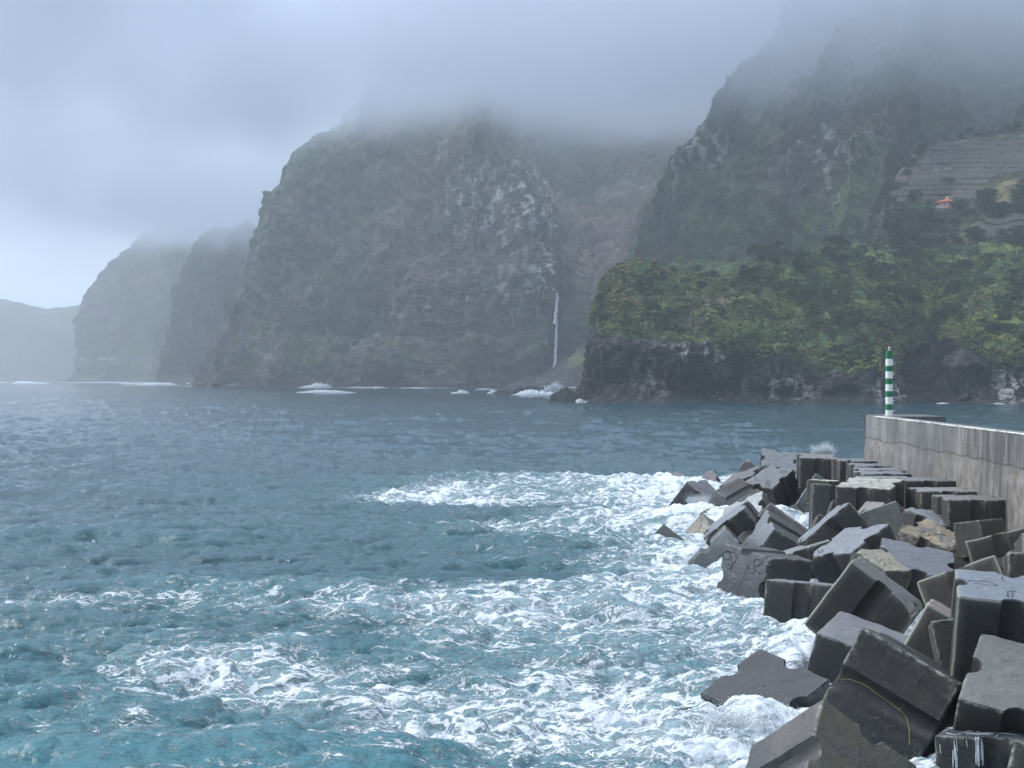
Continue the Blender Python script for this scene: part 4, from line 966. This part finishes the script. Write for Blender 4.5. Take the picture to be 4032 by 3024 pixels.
def build_road():
    pts = [pick(AB, GB, px, 711 + 6 * math.sin(px / 60)) + np.array([0, -9, 1]) for px in np.linspace(700, 1180, 60)]
    o = strip_wall('coast_road', smooth_axis(np.array(pts), 3, 0), 1.1, 2.5, mat_simple('road wall', (.17, .165, .15), .9, .3, .05), 120, .8)
    tag(o, 'thin pale coast road cut across the waterfall cliff', None, None, 'structure')
    for k, (px, py, w) in enumerate([(180, 776, 10), (232, 775, 26)]):
        p = P(px, py, 4350); s = bm_obj('gallery', lambda bm: prism(bm, [(-w, -4), (w, -4), (w, 4), (-w, 4)], -4, 5), mat_simple('pale gallery', (.32, .32, .32), .9), loc=tuple(p), bevel=.5)
        tag(s, ['small white building at the foot of the furthest cliff', 'long white road gallery at the foot of the furthest cliff'][k], 'building')
    pts = [P(px, 776 + (px - 300) * -.01, 4330 - (px - 250) * .8) for px in np.linspace(262, 330, 12)]
    tag(strip_wall('coast_road', pts, 3, 8, mat_simple('far road wall', (.15, .15, .15), .9), 30), 'faint road line on the furthest cliff', None, None, 'structure')
build_road()

M_FALL = Mat('falling water'); _n = M_FALL.noise(.5, 6, .7, sc3=(3, 3, .25))
M_FALL.bsdf(M_FALL.mix(M_FALL.rng(_n, .35, .6), (.5, .55, .6), (.85, .88, .9)), .6, .4, _n, .5, .3); M_FALL = M_FALL.m
def build_fall():
    r = np.random.default_rng(9); nz = 90; V = []; F = []
    for s_, (px0, px1, w0, w1, y0, y1) in enumerate([(1204.5, 1198.5, .7, 1.9, 634, 700), (1202.5, 1198.5, 1.3, 1.7, 696, 802), (1206.5, 1200.5, .5, .8, 640, 790), (1203, 1196.5, .3, 1.0, 700, 798), (1204, 1201, .3, .8, 720, 800)]):
        t = np.linspace(0, 1, nz); px = px0 + (px1 - px0) * t ** .7 + (vnoise(np.c_[t * 14, t * 0, t * 0 + s_]) - .5) * 2.4; py = y0 + (y1 - y0) * t
        w = (w0 + (w1 - w0) * t) * (.7 + .6 * fbm(np.c_[t * 22, t * 0 + 3, t * 0 + s_], 3))
        c = P(px, py, 1972 - 12 * t); o = len(V)
        for a in range(8):
            an = a * math.pi / 4; V += list(c + np.c_[math.cos(an) * w, math.sin(an) * w * .5, 0 * w])
        idx = np.arange(8 * nz).reshape(8, nz) + o
        for a in range(8): b = (a + 1) % 8; F += list(np.stack([idx[a, :-1], idx[b, :-1], idx[b, 1:], idx[a, 1:]], -1))
    tag(mesh_obj('waterfall', V, F, M_FALL), 'tall thin white waterfall dropping down the cliff to the beach', 'waterfall')
build_fall()

# ------------------------------------------------------------------ sea
def fft_tile(N, L, wdir, lmin, lmax, rms, seed, spread=2, chop=1.0):
    r = np.random.default_rng(seed); k1 = np.fft.fftfreq(N, L / N) * 2 * math.pi; kx, ky = np.meshgrid(k1, k1); k = np.hypot(kx, ky); k[0, 0] = 1
    kx0 = 0; cs = (kx * math.cos(wdir) + ky * math.sin(wdir)) / k
    p = np.exp(-(2 * math.pi / lmax / k) ** 2 * 1.0 - (k * lmin / 2 / math.pi) ** 2) / k ** 4 * (np.abs(cs) ** spread + .05) * np.where(cs < 0, .4, 1); p[0, 0] = 0
    a = np.sqrt(p) * (r.normal(size=(N, N)) + 1j * r.normal(size=(N, N)))
    h = np.fft.ifft2(a); s = rms / h.real.std()
    dx = np.fft.ifft2(-1j * kx / k * a).real * s * chop; dy = np.fft.ifft2(-1j * ky / k * a).real * s * chop
    h = h.real * s
    jx = np.gradient(dx, L / N, axis=1); jy = np.gradient(dy, L / N, axis=0)
    return [q.astype(np.float32) for q in (h, dx, dy, -(jx + jy))], L, N
def samp(tile, x, y):
    arrs, L, N = tile; u = (x / L * N) % N; v = (y / L * N) % N; i = u.astype(int) % N; j = v.astype(int) % N; fu = u - np.floor(u); fv = v - np.floor(v); i2 = (i + 1) % N; j2 = (j + 1) % N
    return [a[j, i] * (1 - fu) * (1 - fv) + a[j, i2] * fu * (1 - fv) + a[j2, i] * (1 - fu) * fv + a[j2, i2] * fu * fv for a in arrs]

def build_sea():
    WD = R(-108)
    tA = fft_tile(1024, 331, WD, 2.2, 34, .32, 1, 4, 1.1)
    tB = fft_tile(1024, 83, WD + .35, 0.3, 2.8, .075, 2, 1, 1.0)
    tD = fft_tile(1024, 113, WD + .15, .7, 5.0, .125, 5, 3, 1.15)
    tC = fft_tile(512, 19, WD - .3, .10, .8, .012, 3, .5, 1.0)
    # polar sheet about the viewpoint, fine in front, coarse round the back
    f = np.tan(np.linspace(R(-21.5), R(21.5), 1500)); az = np.arctan(f)
    az = np.r_[np.linspace(R(-178), R(-22), 60), az, np.linspace(R(22), R(178), 60)]
    dep = np.linspace(1479 * CAM_H / 21.0, 1479 * CAM_H / 2000., 1430) ; r1 = 1479 * CAM_H / dep
    rr = np.r_[np.linspace(2, 20.5, 20), r1, np.geomspace(2040, 40000, 70)]
    AZ, RR = np.meshgrid(az, rr); X = RR * np.sin(AZ); Y = RR * np.cos(AZ)
    h, dx, dy, j = samp(tA, X, Y); h2, dx2, dy2, j2 = samp(tB, X * .8 - Y * .6, X * .6 + Y * .8)
    h4, dx4, dy4, j4 = samp(tD, X * .9 + Y * .43, -X * .43 + Y * .9)
    h = h + h4; dx = dx + dx4 * .9 - dy4 * .43; dy = dy + dy4 * .9 + dx4 * .43; j = j + j4
    h3, dx3, dy3, j3 = samp(tC, X * .6 + Y * .8, -X * .8 + Y * .6)
    # photo coordinates of the still surface, used as a map of where the foam lies
    Yc = np.maximum(Y, 5); U = 1106 + X / Yc * 3194; V_ = 822 + CAM_H / Yc * 3194
    front = (Y > 5)
    def ell(px, py, rx, ry): return np.exp(-((U - px) / rx) ** 2 - ((V_ - py) / ry) ** 2) * front
    shore = np.array([(1380,1015),(1440,1075),(1500,1100),(1515,1160),(1545,1240),(1600,1270),(1660,1320),(1740,1370),(1790,1430),(1720,1500),(1640,1560),(1600,1680),(1700,1760)], float)
    sx = np.interp(V_, shore[:, 1][[0,1,2,3,4,5,6,7,8]], shore[:, 0][[0,1,2,3,4,5,6,7,8]])
    sx = np.where(V_ > 1430, np.interp(V_, [1430, 1500, 1600, 1760], [1790, 1760, 1700, 1650]), sx)
    inshore = sstep(1020, 1052, V_ + (noise2(X, Y, 6., 3) - .5) * 30) * front
    dist = np.maximum(sx - U, 0)
    D = .62 * np.exp(-dist / 190) * inshore + .30 * np.exp(-dist / 600) * inshore
    D += .36 * ell(930, 1070, 150, 12) + .26 * ell(1080, 1078, 220, 14) + .16 * ell(1250, 1045, 200, 18)
    D += .24 * ell(1150, 1370, 330, 90) + .24 * ell(1000, 1310, 330, 22) + .20 * ell(650, 1290, 330, 28) + .28 * ell(700, 1480, 460, 70) + .30 * ell(300, 1420, 300, 60)
    D += .55 * ell(1600, 1590, 260, 60) + .38 * ell(1300, 1500, 200, 60) + .22 * ell(100, 1290, 160, 14) + .30 * ell(900, 1590, 220, 60) + .3 * ell(1200, 1140, 220, 26) + .20 * ell(200, 1590, 330, 50) + .12 * ell(250, 1180, 300, 12)
    D -= .30 * ell(1150, 1240, 180, 30) + .18 * ell(780, 1390, 90, 30)
    D *= sstep(2300, 1900, U)
    patch = noise2(X, Y, 9., 4, 3); patch2 = noise2(X * .7, Y, 2.6, 4, 5)
    D = D * (.34 + 1.0 * patch) + .10 * (patch2 - .5) * sstep(0, .15, D)
    calm = 1 - .45 * sstep(0, 1, sstep(1500, 1900, U) * sstep(1100, 900, V_) * front)   # lee of the wall
    near = sstep(.05, .5, D)
    H = (h * 1.0 + h2 * (1 + .7 * near) + h3 * (1 + 1.2 * near)) * 1.0
    H = H * calm
    lump = (noise2(X, Y, 1.1, 4, 8, .55) - .5) * .42 * near + (noise2(X, Y, .35, 3, 9, .6) - .5) * .13 * near
    # surge piled against the foreground blocks
    surge = .50 * ell(1650, 1532, 85, 16) + .45 * ell(1712, 1508, 40, 12) + .35 * ell(1470, 1610, 110, 22) + .5 * ell(1500, 1110, 45, 14) + .5 * ell(1620, 1265, 60, 14) + .55 * ell(1690, 1110, 40, 14) + .45 * ell(1330, 1265, 70, 14) + .5 * ell(870, 1590, 30, 26) + .4 * ell(1440, 1045, 40, 10) + .6*ell(1720,1440,60,20)
    Z = H + lump + surge * (.6 + .8 * noise2(X, Y, 1.6, 3, 12))
    far = sstep(3500, 1200, RR)
    Z = Z * far
    lam = .95 * far
    X2 = X + (dx + dx2) * lam; Y2 = Y + (dy + dy2) * lam
    # white caps: steep forward crests and where the surface folds
    J = j + j2 * .55
    capn = noise2(X, Y, 14., 3, 21)
    cap = sstep(.72, 1.08, J + (capn - .5) * .7) * sstep(0.1, .45, h) * (1 - .7 * sstep(1500, 1900, U))
    crest = sstep(.35, 1.0, J)
    D = D * .92 + .09 * sstep(1180, 1330, V_) * front * (.3 + 1.4 * noise2(X * .6, Y, 5., 4, 33))
    D = np.clip(D + cap * .75 + crest * .22 * near + surge * .6, 0, 1)
    aer_glow = np.clip(.95 * smooth_axis(D, 6, 1) + .30 * sstep(-.2, 1.0, h) * sstep(1000, 1600, V_) + .10 * sstep(1000, 1650, V_) * front, 0, 1)  # bubbles near foam, plus light through wave crests painted in as teal
    V = np.stack([X2, Y2, Z], -1).reshape(-1, 3)
    m = Mat('sea water'); co = m.coord()
    d = m.attr('foam'); ae = m.attr('aer_glow')
    def web(scale, dist, det=3, sc3=(1, 1, 1)):
        n = m.noise(scale, det, .55, dist=dist, sc3=sc3)
        return m.math('SUBTRACT', 1.0, m.math('MULTIPLY', m.math('ABSOLUTE', m.math('SUBTRACT', n, .5)), 5.0), clamp=True)
    w1 = web(.34, 1.6, 5, (.55, 1, 1)); w2 = web(1.15, 1.3, 5, (.5, 1, 1)); w3 = web(3.4, .9, 4, (.5, 1, 1)); bl = m.noise(1.9, 8, .72, sc3=(.45, 1, 1)); bl2 = m.noise(9, 4, .7)
    s = m.math('ADD', m.math('MULTIPLY', w1, .30), m.math('MULTIPLY', w2, .27)); s = m.math('ADD', s, m.math('MULTIPLY', w3, .16)); s = m.math('ADD', s, m.math('MULTIPLY', bl, .34)); s = m.math('ADD', s, m.math('MULTIPLY', bl2, .14))
    # lace: closed cells whose walls thicken until they merge as the foam gets denser
    def lace(scale, det, dist, k, sc3):
        n = m.noise(scale, det, .6, dist=dist, sc3=sc3)
        wd = m.math('MULTIPLY', m.math('POWER', dn, 1.45), k)
        return m.math('DIVIDE', m.math('SUBTRACT', wd, m.math('ABSOLUTE', m.math('SUBTRACT', n, .5))), m.math('ADD', m.math('MULTIPLY', wd, .6), .012))
    dn = m.math('ADD', d, m.math('MULTIPLY', m.math('SUBTRACT', bl, .5), .9)); dn = m.math('MAXIMUM', m.math('ADD', dn, m.math('MULTIPLY', m.math('SUBTRACT', bl2, .5), .25)), 0.0)
    l1 = lace(.30, 6, 1.2, .14, (.5, 1, 1)); l2 = lace(1.0, 6, 1.0, .13, (.5, 1, 1)); l3 = lace(3.0, 5, .8, .075, (.5, 1, 1))
    lc = m.math('MAXIMUM', m.math('MAXIMUM', l1, l2), m.math('MULTIPLY', l3, .9))
    foam = m.math('MULTIPLY', m.rng(lc, 0., .8, 0, 1, True), m.rng(d, .03, .16, 0, 1))
    thin = m.math('MULTIPLY', m.rng(dn, .15, .85, 0, .75), m.rng(d, .06, .3))
    wc = m.mix(m.rng(ae, 0, .30), (.005, .044, .062), (.008, .088, .108))
    wc = m.mix(m.rng(ae, .25, .9), wc, (.050, .18, .215))
    wc = m.mix(thin, wc, (.34, .42, .46))
    fc = m.mix(m.rng(bl2, .35, .65), (.40, .47, .52), (.62, .65, .68))
    rip = m.math('ADD', m.noise(1.6, 5, .62, sc3=(.6, 1, 1)), m.math('MULTIPLY', m.noise(7, 4, .6), .30))
    dist_ = m.N('ShaderNodeCameraData') if False else None
    c = m.mix(foam, wc, fc)
    b = m.N('ShaderNodeBsdfPrincipled'); m.L(c, b.inputs['Base Color'])
    m.L(m.rng(foam, 0, 1, .07, .75), b.inputs['Roughness']); b.inputs['IOR'].default_value = 1.33
    m.L(m.rng(foam, 0, 1, .5, .2), b.inputs['Specular IOR Level'])
    hh = m.math('ADD', m.math('MULTIPLY', rip, m.rng(d, 0., .5, .15, .16)), m.math('MULTIPLY', foam, m.math('ADD', m.math('MULTIPLY', bl2, .03), .05)))
    bp = m.N('ShaderNodeBump'); bp.inputs['Strength'].default_value = 1.0; bp.inputs['Distance'].default_value = 1.0; m.L(hh, bp.inputs['Height']); m.L(bp.outputs[0], b.inputs['Normal'])
    m.L(b.outputs[0], m.out.inputs['Surface'])
    nr, nc = X.shape
    F = grid_faces(nr, nc)[:, ::-1]
    o = mesh_obj('sea', V, F, m.m, smooth=True, attrs={'foam': D.ravel(), 'aer_glow': aer_glow.ravel()})
    tag(o, 'rough blue green sea streaked with foam', None, None, 'structure')
build_sea()

# ------------------------------------------------------------------ white water
M_FOAM = Mat('white water'); _n = M_FOAM.noise(1.5, 6, .75); _n2 = M_FOAM.noise(.2, 4, .6)
M_FOAM.bsdf(M_FOAM.mix(M_FOAM.rng(_n, .3, .6), (.46, .52, .56), (.66, .69, .72)), .8, .2, _n, .6, .25); M_FOAM = M_FOAM.m
def breaker(px0, px1, py, hpx, Y, label, seed, peak=.5, dpx=2.2):
    """a ridge of broken white water lying along the shore"""
    n, k = 160, 20; t = np.linspace(0, 1, n); a = np.linspace(0, math.pi, k)
    r = np.random.default_rng(seed); px = px0 + (px1 - px0) * t
    env = np.minimum(1, 6 * np.minimum(t, 1 - t)) * (.35 + .65 * np.exp(-((t - peak) / .22) ** 2))
    hn = fbm(np.c_[t * 9 + seed, t * 0, t * 0], 5, .65); hm = hpx / 3194 * Y * env * (.25 + 1.3 * hn)
    c = P(px, np.full(n, py), np.full(n, Y)); c[:, 2] = -.2; dep = max(3., hpx / 3194 * Y * dpx)
    T, Aa = np.meshgrid(t, a, indexing='ij')
    off = (fbm(np.stack([T * 40 + seed, Aa * 2, Aa * 0], -1), 4, .6) - .4)
    Vv = c[:, None, :] + np.stack([off * 1.5, -np.cos(Aa) * dep * env[:, None] * (.5 + .5 * hn[:, None]) * 1.0 + off, np.sin(Aa) * hm[:, None] * (1 + .8 * off)], -1)
    tag(mesh_obj('breaking_wave', Vv.reshape(-1, 3), grid_faces(n, k), M_FOAM, smooth=True), label, 'wave', 'waves breaking along the far shore')
for i, a in enumerate([(20,110,823,6,4400,'faint white breaker left of the furthest cliff'),
    (255,400,828,5,2900,'long white breaker at the foot of the furthest cliff'),
    (470,500,831,9,2350,'small upright white burst at the left foot of the waterfall cliff'),
    (528,622,833,5,2150,'low breaker right of the small white burst'),
    (642,724,835,10,2010,'tallest white breaker under the middle of the cliff'),
    (622,778,853,7,1180,'long breaker out on open water in front of the cliff'),
    (800,840,837,3,1900,'short thin breaker below the cliff'),
    (970,1015,852,8,1150,'white hump of a wave left of the low dark rocks'),
    (1050,1078,853,9,1130,'small round splash against the low dark rocks'),
    (1100,1215,858,13,1000,'broad wall of white water in front of the headland tip'),
    (1020,1095,842,3,1600,'thin white line of surf beyond the low dark rocks'),
    (1290,1390,869,5,672,'line of surf along the left foot of the headland'),
    (1530,1582,868,6,655,'short white surf line beside the sea cave'),
    (1660,1735,873,3,648,'thin surf line under the streaked pale rock'),
    (380,520,830,3,2500,'thin line of surf left of the waterfall cliff'),
    (735,800,837,3,1950,'thin surf line right of the tallest breaker'),
    (850,960,838,3,1880,'long thin surf line under the dark base of the waterfall cliff'),
    (1400,1530,871,3,660,'thin white surf line below the headland cave'),
    (1990,2075,876,2,640,'short thin surf line right of the beacon'),
    (2120,2205,877,2,628,'thin surf line at the far right under the headland'),
    (1235,1280,868,7,680,'white water draining off the headland tip')]):
    breaker(*a, seed=i, peak=.35 + .3 * ((i * 37) % 10) / 10)

def spray(loc, w, h, n, label, seed, size=.05, core=True):
    r = np.random.default_rng(seed)
    ico = np.array([(0, 0, 1), (.9, 0, -.3), (-.45, .78, -.3), (-.45, -.78, -.3)]); tf = np.array([(0, 1, 2), (0, 2, 3), (0, 3, 1), (1, 3, 2)])
    t = r.random(n) ** 1.6; a = r.normal(size=(n, 2)) * (w * .42 * (1 - t * .75))[:, None]; lobes = np.sin(a[:, 0] / w * 7 + seed) * .25 + 1
    jx = r.normal(size=7) * w * .26; jh = r.uniform(.45, 1.0, 7); ji = r.integers(0, 7, n)
    sp_ = (.10 + .22 * t) * w
    p = np.c_[jx[ji] * (1 + .7 * t) + r.normal(size=n) * sp_ * (1.15 - t * .6), r.normal(size=n) * sp_, t * h * jh[ji] * r.uniform(.8, 1.1, n)]
    s = size * r.uniform(.4, 1.6, n) * (1.5 - t)
    V = (p[:, None, :] + ico[None] * s[:, None, None]).reshape(-1, 3); F = (tf[None] + 4 * np.arange(n)[:, None, None]).reshape(-1, 3)
    o = mesh_obj('splash', V, F, M_FOAM, smooth=False); o.location = loc
    tag(o, label, 'splash')
p = P(1784, 984, 122.5); spray(tuple(p), 1.25, 1.35, 6000, 'small fan of white spray rising behind the dark upright blocks', 1, .032)
p = P(1195, 846, 1000); spray((p[0], 1010, 0), 10, 9, 1500, 'tall puff of spray left of the headland tip', 2, .8)
p = P(1600, 1010, 133); spray((p[0], 131, .5), 2.2, 1.5, 4200, 'white splash pouring over the far end blocks', 3, .04)
p = P(1668, 1090, 100); spray((p[0], 101, .5), 1.8, 1.0, 3400, 'splash in the pocket between the blocks', 4, .03)
p = P(1500, 1080, 118); spray((p[0], 118, .2), 1.6, .9, 2500, 'little splash against the furthest left blocks', 5, .03)
p = P(1560, 1590, 42); spray((p[0], 42, .2), 1.5, .8, 2600, 'spray flying off the lone notched block', 6, .022)

def low_rock(px, py, Y, L, W, Hh, label, seed):
    n, k = 60, 24; T, Aa = np.meshgrid(np.linspace(0, 2 * math.pi, n, endpoint=False), np.linspace(.02, 1, k), indexing='ij')
    q = np.stack([np.cos(T) * Aa * L, np.sin(T) * Aa * W, (1 - Aa ** 2) * Hh], -1); q[..., 2] += (fbm(q / 3 + seed, 5, .6) - .5) * Hh * 1.3 - .4 * Aa ** 3 * Hh
    V = np.swapaxes(q, 0, 1).reshape(-1, 3); o = mesh_obj('rock', V, grid_faces(k, n, True), M_HEAD, cols=np.full((len(V), 3), .035)); c = P(px, py, Y); o.location = (c[0], c[1], 0)
    tag(o, label, 'rock')
low_rock(1150, 850, 1090, 19, 9, 5, 'low dark rock awash between the beach and the headland', 1)
low_rock(1083, 852, 1110, 7, 5, 2, 'small dark rock left of the longer one', 2)
low_rock(1222, 868, 684, 9, 7, 6, 'jagged black rock at the toe of the headland', 3)

_l = []
for x0, y0, x1, y1 in [(1330,1270,1560,1215),(1420,1240,1700,1180),(1500,1290,1800,1260),(1560,1110,1800,1150),(1600,1135,1950,1200),(1480,1180,1760,1220),(1700,1240,2100,1240),(1750,1290,2150,1310),(1900,1330,2000,1280),(1650,1200,2050,1260),(1850,1180,2200,1240),(1580,1300,1850,1310)]:
    _l.append([(x0, y0), ((x0 + x1) / 2, (y0 + y1) / 2 - 14), (x1, y1)])
for x, y0, y1 in [(1455,1345,1560),(1480,1340,1480),(1690,1330,1620),(1708,1330,1640),(1722,1330,1640),(1745,1340,1630),(1762,1380,1630),(1300,1400,1500),(1590,1360,1430)]: _l.append([(x, y0), (x + 4, (y0 + y1) / 2), (x + 10, y1)])
_rr = random.Random(4)
for _ in range(46):
    a = _rr.uniform(1330, 2150); b = _rr.uniform(1120, 1300); q = _rr.uniform(60, 240); _l.append([(a, b), (a + q / 2, b + _rr.uniform(-12, 16)), (a + q, b + _rr.uniform(0, 30))])
for _ in range(22):
    a = _rr.choice([1455, 1480, 1700, 1720, 1750]) + _rr.gauss(0, 16); b = _rr.uniform(1320, 1500); _l.append([(a, b), (a + 3, b + _rr.uniform(60, 220))])
_w = strokes('running_water', 'K29', '9', _l, M_FOAM, .008, False, .015)
if _w: tag(_w, 'white sea water running off the top of the wet block at the bottom', 'water')
# ------------------------------------------------------------------ rubble core under the blocks
def build_core():
    ys = np.linspace(28, 132, 130); us = np.linspace(0, 1, 50); Yc, U = np.meshgrid(ys, us, indexing='ij')
    xl = np.interp(Yc, [28, 38, 45, 55, 65, 80, 95, 110, 125, 132], [9, 9, 11.5, 13, 13, 14, 16.5, 20, 19, 21]); xr = wall_x(Yc) + 1
    xr = np.where(Yc > 112, 27, xr)
    X = xl + (xr - xl) * U; Z = -1.5 + 3.6 * sstep(0, .8, U) * sstep(132, 118, Yc) + (noise2(X, Yc, 1.3, 4) - .5) * 1.5
    V = np.stack([X, Yc, Z], -1).reshape(-1, 3)
    tag(mesh_obj('rubble_mound', V, grid_faces(130, 50)[:, ::-1], M_HEAD, cols=np.full((len(V), 3), .03)), 'dark rubble under the blocks', None, None, 'structure')
build_core()

# ------------------------------------------------------------------ air: haze and cloud
def vol_box(name, lo, hi, mat, label):
    o = bm_obj(name, lambda bm: prism(bm, [(lo[0], lo[1]), (hi[0], lo[1]), (hi[0], hi[1]), (lo[0], hi[1])], lo[2], hi[2]), mat)
    tag(o, label, None, None, 'stuff'); return o
def build_air():
    m = Mat('haze air'); v = m.N('ShaderNodeVolumePrincipled'); v.inputs['Color'].default_value = (.84, .91, .98, 1); v.inputs['Density'].default_value = HAZE
    v.inputs['Anisotropy'].default_value = .35; m.L(v.outputs[0], m.out.inputs['Volume'])
    vol_box('haze', (-4200, -400, -8), (4200, 6800, 760), m.m, 'pale sea haze')
    m = Mat('cloud vapour'); geo = m.coord('Object'); sp = m.N('ShaderNodeSeparateXYZ'); m.L(geo, sp.inputs[0])
    n = m.noise(.0022, 4, .55); n2 = m.noise(.008, 3, .5)
    wob = m.math('ADD', m.math('MULTIPLY', m.math('SUBTRACT', n, .5), 300.), m.math('MULTIPLY', m.math('SUBTRACT', n2, .5), 110.))
    # the cloud base lifts over the inner valley and towards the far cliffs
    dv = m.N('ShaderNodeVectorMath', operation='DISTANCE'); cb = m.N('ShaderNodeCombineXYZ'); m.L(sp.outputs['X'], cb.inputs[0]); m.L(sp.outputs['Y'], cb.inputs[1])
    m.L(cb.outputs[0], dv.inputs[0]); dv.inputs[1].default_value = (130, 2600, 0)
    wob = m.math('SUBTRACT', wob, m.rng(dv.outputs['Value'], 250., 900., 110., 0., True))
    wob = m.math('SUBTRACT', wob, m.math('MULTIPLY', m.rng(sp.outputs['X'], 380., 700., 0., 60., True), m.rng(sp.outputs['Y'], 1900., 2200., 1., 0.)))
    dv2 = m.N('ShaderNodeVectorMath', operation='DISTANCE'); m.L(cb.outputs[0], dv2.inputs[0]); dv2.inputs[1].default_value = (270, 1560, 0)
    wob = m.math('ADD', wob, m.rng(dv2.outputs['Value'], 120., 520., 70., 0., True))
    wob = m.math('SUBTRACT', wob, m.rng(sp.outputs['Y'], 3200., 4600., 0., 90., True))
    z = m.math('ADD', sp.outputs['Z'], wob)
    den = m.rng(z, CB0, CB1, 0, CDEN, True)
    den = m.math('MULTIPLY', den, m.rng(sp.outputs['Z'], 470., 528., 1., 0., True))
    den = m.math('MULTIPLY', den, m.rng(sp.outputs['X'], -1500., -350., .22, 1., True))
    v = m.N('ShaderNodeVolumePrincipled'); v.inputs['Color'].default_value = (.75, .81, .90, 1); m.L(den, v.inputs['Density'])
    m.L(v.outputs[0], m.out.inputs['Volume'])
    vol_box('cloud', (-3000, 900, 170), (2400, 6600, 530), m.m, 'low cloud wrapping the mountain tops')
HAZE = .00015; CB0, CB1, CDEN = 295., 425., .0065
build_air()
